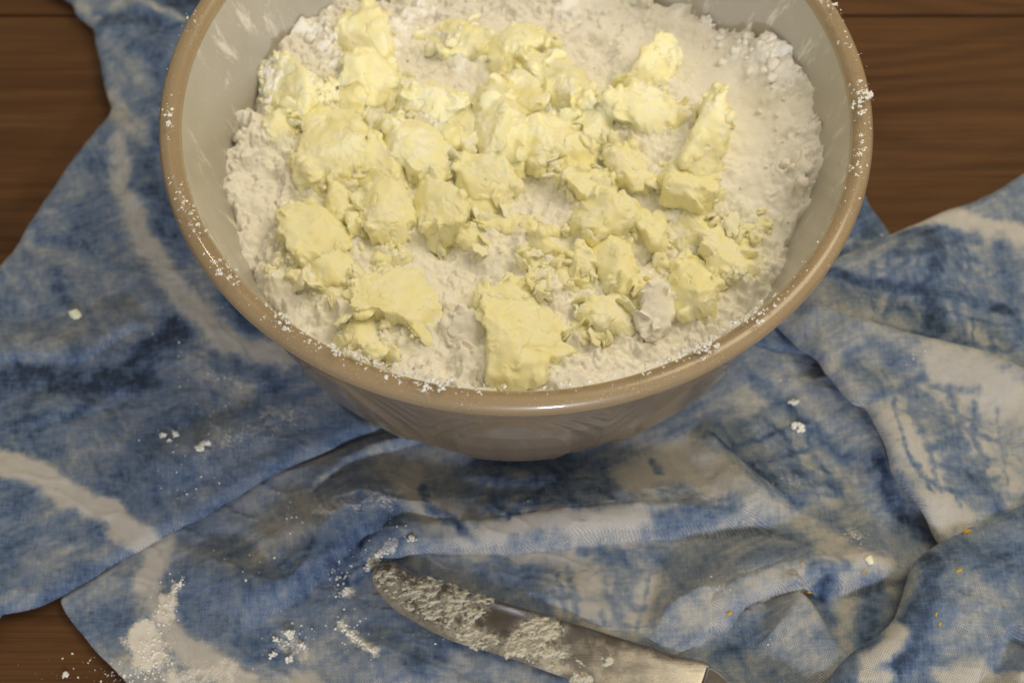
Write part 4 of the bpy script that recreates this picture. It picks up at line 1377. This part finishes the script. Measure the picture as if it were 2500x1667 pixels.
# collar and handle run on out of the picture
ka = unp_list([kc(2250, 765), kc(2120, 1085)], KNIFE_Z)
mid = ka.mean(0)
tipc = unp(*kc(70, 180), KNIFE_Z)[:2]
ax = (mid - tipc) / np.linalg.norm(mid - tipc)
wd = np.linalg.norm(ka[0] - ka[1])


def bar(name, secs, mat, n_=24):
    """secs: (distance along knife axis, half width, half thickness, z)"""
    Vs = []
    px_ = np.array([-ax[1], ax[0]])
    for s_, hw, ht, zc_ in secs:
        for k in range(n_):
            a_ = 2 * math.pi * k / n_
            q = mid + ax * s_ + px_ * hw * math.copysign(abs(math.cos(a_)) ** .8, math.cos(a_))
            Vs.append((q[0], q[1], zc_ + ht * math.copysign(abs(math.sin(a_)) ** .8, math.sin(a_))))
    Fs = [[i * n_ + k, i * n_ + (k + 1) % n_, (i + 1) * n_ + (k + 1) % n_, (i + 1) * n_ + k] for i in range(len(secs) - 1) for k in range(n_)]
    Fs.append(list(range(n_))[::-1])
    Fs.append([(len(secs) - 1) * n_ + k for k in range(n_)])
    return mesh_obj(name, Vs, Fs, mat, knife)


bar('collar', [(-.002, wd * .5, .0012, KNIFE_Z), (.000, wd * .50, .0022, KNIFE_Z + .0006), (.004, wd * .47, .0034, KNIFE_Z + .0012), (.008, wd * .34, .0048, KNIFE_Z + .0022), (.013, .0075, .0052, KNIFE_Z + .003), (.017, .0078, .0056, KNIFE_Z + .0034)], mat_plain('worn_collar_steel', (.72, .70, .66), .22, .9))
bar('handle', [(.0165, .0070, .0050, KNIFE_Z + .0034), (.03, .0082, .0058, KNIFE_Z + .004), (.06, .0094, .0064, KNIFE_Z + .0045), (.09, .0098, .0066, KNIFE_Z + .0045), (.105, .0086, .0056, KNIFE_Z + .0045), (.11, .004, .003, KNIFE_Z + .0045)], mat_plain('steel_handle', (.55, .52, .48), .3, .9))


def smear(outline, h, seed, thr=-.1):
    Q = smooth_poly(unp_list([kc(*q) for q in outline], KNIFE_Z), 4)
    a0, b0 = Q.min(0) - .002
    a1, b1 = Q.max(0) + .002
    gs = .00028
    mx, my = int((a1 - a0) / gs) + 1, int((b1 - b0) / gs) + 1
    X, Y = np.meshgrid(a0 + np.arange(mx) * gs, b0 + np.arange(my) * gs)
    P_ = np.c_[X.ravel(), Y.ravel()]
    d_, _ = poly_sdf(P_, Q)
    dk, nk = poly_sdf(P_, Bq)
    base = blade_top(P_, np.maximum(dk, 0))
    R_ = P_ @ np.array([[.94, -.33], [.33, .94]])
    str_ = .5 * fbm(np.c_[R_[:, 0] / 1.3, R_[:, 1] / .6], .0034, 4, .7, seed) + .45 * fbm(P_, .0022, 3, .65, seed + 3) + .55 * fbm(P_, .009, 2, .5, seed + 4)
    rag = d_ + .0016 * fbm(P_, .003, 3, .6, seed + 2)
    hh = h * (.02 + .8 * np.maximum(str_ - thr, 0) + .12 * fbm(P_, .0010, 2, .6, seed + 1)) * sstep(0, .0014, rag)
    hh = np.where((str_ > thr) & (rag > 0), hh, -.0004)
    idx_ = np.arange(mx * my).reshape(my, mx)
    q_ = np.stack([idx_[:-1, :-1], idx_[:-1, 1:], idx_[1:, 1:], idx_[1:, :-1]], -1).reshape(-1, 4)
    k_ = (hh > 0)[q_].any(1) & (dk > -.0012)[q_].all(1)
    if not k_.any():
        return
    u_ = np.unique(q_[k_])
    rm = -np.ones(mx * my, int)
    rm[u_] = np.arange(len(u_))
    Vv = np.c_[P_, base + hh]
    mesh_obj('butter_smear', Vv[u_], rm[q_[k_]], SMEAR, knife)


smear(SM1, .0015, 131, -.08)
smear(SM2, .0015, 135, -.12)
smear(SM3, .0007, 139, .0)
smear([(1535, 690), (1590, 690), (1615, 740), (1580, 765), (1540, 725)], .0020, 141, -.9)
smear([(1370, 700), (1420, 715), (1450, 745), (1420, 760), (1380, 735)], .0016, 145, -.9)
smear([(1345, 820), (1390, 790), (1450, 810), (1480, 850), (1430, 880), (1360, 860)], .0022, 149, -.9)

# ------------------------------------------------------------------ crumbs on the towel and the table
items = []
fr = np.random.default_rng(21)


def drop(u, v):
    z_ = .006
    for _ in range(4):
        p = unp(u, v, z_)
        z_ = top_z(p[0], p[1])
    return p[0], p[1], z_


for (u, v, cnt, sx_, sy_, big) in [
        (365, 1600, 330, 34, 46, 1.0), (400, 1490, 70, 30, 40, .9), (430, 1420, 30, 20, 24, .8), (300, 1655, 60, 50, 20, 1.0), (170, 1640, 24, 70, 40, .9), (700, 1545, 50, 60, 40, 1.0), (720, 1250, 40, 60, 50, .8), (840, 1400, 60, 30, 30, .8), (860, 1530, 60, 40, 40, .9), (820, 1420, 40, 16, 40, .8), (930, 1270, 50, 60, 60, .7),
        (1000, 1310, 14, 14, 14, .9), (620, 1370, 20, 60, 30, .8), (450, 1160, 40, 120, 60, .7), (520, 960, 40, 60, 50, .8), (600, 1080, 60, 140, 60, .6), (440, 850, 14, 40, 40, .8), (1940, 930, 8, 20, 14, 1.), (1950, 1045, 20, 16, 10, 1.), (2080, 1310, 40, 26, 14, .8), (1920, 1190, 20, 50, 40, .6), (1730, 1420, 20, 40, 40, .7), (1840, 1560, 20, 40, 30, .8), (2240, 880, 8, 40, 30, .7), (2120, 760, 20, 120, 40, .6),
        (1250, 1300, 20, 120, 60, .6), (1080, 1540, 24, 80, 60, .7), (400, 1640, 60, 120, 30, .7), (900, 1350, 26, 20, 12, .7), (2150, 590, 6, 20, 10, .9), (600, 740, 24, 40, 30, .5)]:
    for k in range(cnt):
        a_, b_ = u + fr.normal() * sx_ * .7, v + fr.normal() * sy_ * .7
        x, y, zz = drop(a_, b_)
        if math.hypot(x, y) < .092:
            continue
        rad = (.00011 + .00055 * fr.random() ** 4) * big
        items.append((x, y, zz + rad * .3, rad, .7))
for line, cnt in (([(895, 1395), (905, 1370), (925, 1352), (950, 1345)], 130), ([(828, 1515), (850, 1545), (885, 1570), (915, 1590)], 150), ([(835, 1450), (850, 1435)], 60), ([(405, 1480), (430, 1440), (447, 1412)], 60)):
    L = np.array(line, float)
    for k in range(cnt):
        t = fr.random() * (len(L) - 1)
        q = L[int(t)] + (L[int(t) + 1] - L[int(t)]) * (t - int(t)) + fr.normal(size=2) * 4
        x, y, zz = drop(*q)
        rad = .0002 + .0005 * fr.random() ** 2
        items.append((x, y, zz + rad * .3, rad, .7))
V, F = lumps(items, 2, .6, 8)
tag(mesh_obj('flour_dust', V, F, FLOUR, origin=(-.1, -.15, 0)), 'white flour dust spilled over the blue tea towel and the bare wood', 'flour', kind='stuff')


def crumb(name, u, v, rad, mat, label, cat, group=None, shape=(1, 1, .7), seed=0, dust=None):
    rg = np.random.default_rng(300 + seed)
    x, y, zz = drop(u, v)
    if name == 'flour_clump':
        rad = rad * .8
        it = [(rg.normal() * rad * .55, rg.normal() * rad * .5, rg.normal() * rad * .22, rad * rg.uniform(.18, .55), .8) for _ in range(16)]
        v_, F0 = lumps(it, 3, .9, 500 + seed)
    else:
        V0, F0 = ico(3)
        A, _ = np.linalg.qr(rg.normal(size=(3, 3)))
        v_ = V0 * (1 + .5 * fbm(V0 + seed * 3.1, .9, 3, .6, 151)[:, None])
        for k in range(4):
            nn = A[k % 3] * (1 if k < 3 else -1)
            s_ = v_ @ nn - .62
            v_[s_ > 0] -= s_[s_ > 0][:, None] * nn
        v_ = v_ * np.array(shape) * rad
        an = rg.uniform(0, 6.28)
        v_[:, :2] = v_[:, :2] @ np.array([[math.cos(an), -math.sin(an)], [math.sin(an), math.cos(an)]])
    v_[:, 2] -= v_[:, 2].min() + .0002
    o = mesh_obj(name, v_, F0, mat, attrs={'dust': np.full(len(v_), dust if dust is not None else .5)})
    o.location = (x, y, zz)
    return tag(o, label, cat, group)


crumb('butter_piece', 185, 771, .0032, BUTTER, 'small square butter bit lying alone on the pale blue towel fold', 'butter', shape=(1.2, .8, .6), seed=1, dust=.6)
for k, (u, v, r_) in enumerate([(397, 1063, .0016), (430, 1062, .0020), (412, 1077, .0013)]):
    crumb('flour_clump', u, v, r_ * .8, FLOUR, 'white flour clump in the small cluster on the dark folded towel', 'flour clump', 'flour clumps clustered on the towel', seed=10 + k)
crumb('flour_clump', 494, 1094, .0026, FLOUR, 'ring-shaped flour clump next to the small cluster on the folded towel', 'flour clump', seed=14, shape=(1, 1.1, .6))
crumb('flour_clump', 1950, 1046, .0024, FLOUR, 'flour clump in the shaded towel hollow right of the bowl', 'flour clump', seed=15)
crumb('flour_clump', 1938, 985, .0018, FLOUR, 'flour speck on the towel just under the right side of the rim', 'flour clump', seed=16)
crumb('butter_piece', 2122, 1366, .0019, BUTTER, 'pale butter dab among yellow flecks on the white towel ridge', 'butter', seed=17, dust=.75, shape=(1, 1, .45))
for k, (u, v, r_) in enumerate([(706, 1551, .0026), (738, 1575, .0020), (664, 1602, .0018), (708, 1610, .0018), (672, 1562, .0015)]):
    crumb('flour_clump', u, v, r_ * .8, FLOUR, 'flour clump in the loose scatter left of the knife', 'flour clump', 'flour clumps left of the knife', seed=20 + k, shape=(1, 1, .5))
crumb('flour_clump', 160, 1648, .0014, FLOUR, 'flour clump on the bare wood beside the towel corner', 'flour clump', seed=26)
crumb('flour_clump', 1008, 1318, .0016, FLOUR, 'flour clump on the blue ridge above the knife tip', 'flour clump', seed=27)
YEL = mat_plain('yellow_zest', (.56, .36, .04), .6)
FLK = 'tiny yellow fleck on the white and blue towel ridges'
for k, (u, v, r_, lab, grp) in enumerate([
        (2360, 1298, .0020, 'largest yellow fleck at the tip where two towel folds meet', None), (2342, 1393, .0015, 'upright yellow fleck on the deep blue rolled fold', None), (2285, 1501, .0010, 'one of two close orange-yellow flecks on the blue rolled fold', 'pair of flecks on the rolled fold'), (2295, 1522, .0012, 'one of two close orange-yellow flecks on the blue rolled fold', 'pair of flecks on the rolled fold'),
        (2110, 1395, .0013, FLK, 'yellow flecks on the towel'), (2080, 1343, .0009, FLK, 'yellow flecks on the towel'), (1977, 1438, .0012, FLK, 'yellow flecks on the towel'), (1957, 1375, .0008, FLK, 'yellow flecks on the towel'), (1782, 1495, .0014, 'yellow fleck in the grey towel valley near the knife collar', None), (2193, 1074, .0008, 'tiny yellow fleck on the large pale flap', None)]):
    crumb('yellow_fleck', u, v, r_ * .8, YEL, lab, 'fleck', grp, shape=(1.35, .7, .5), seed=40 + k)
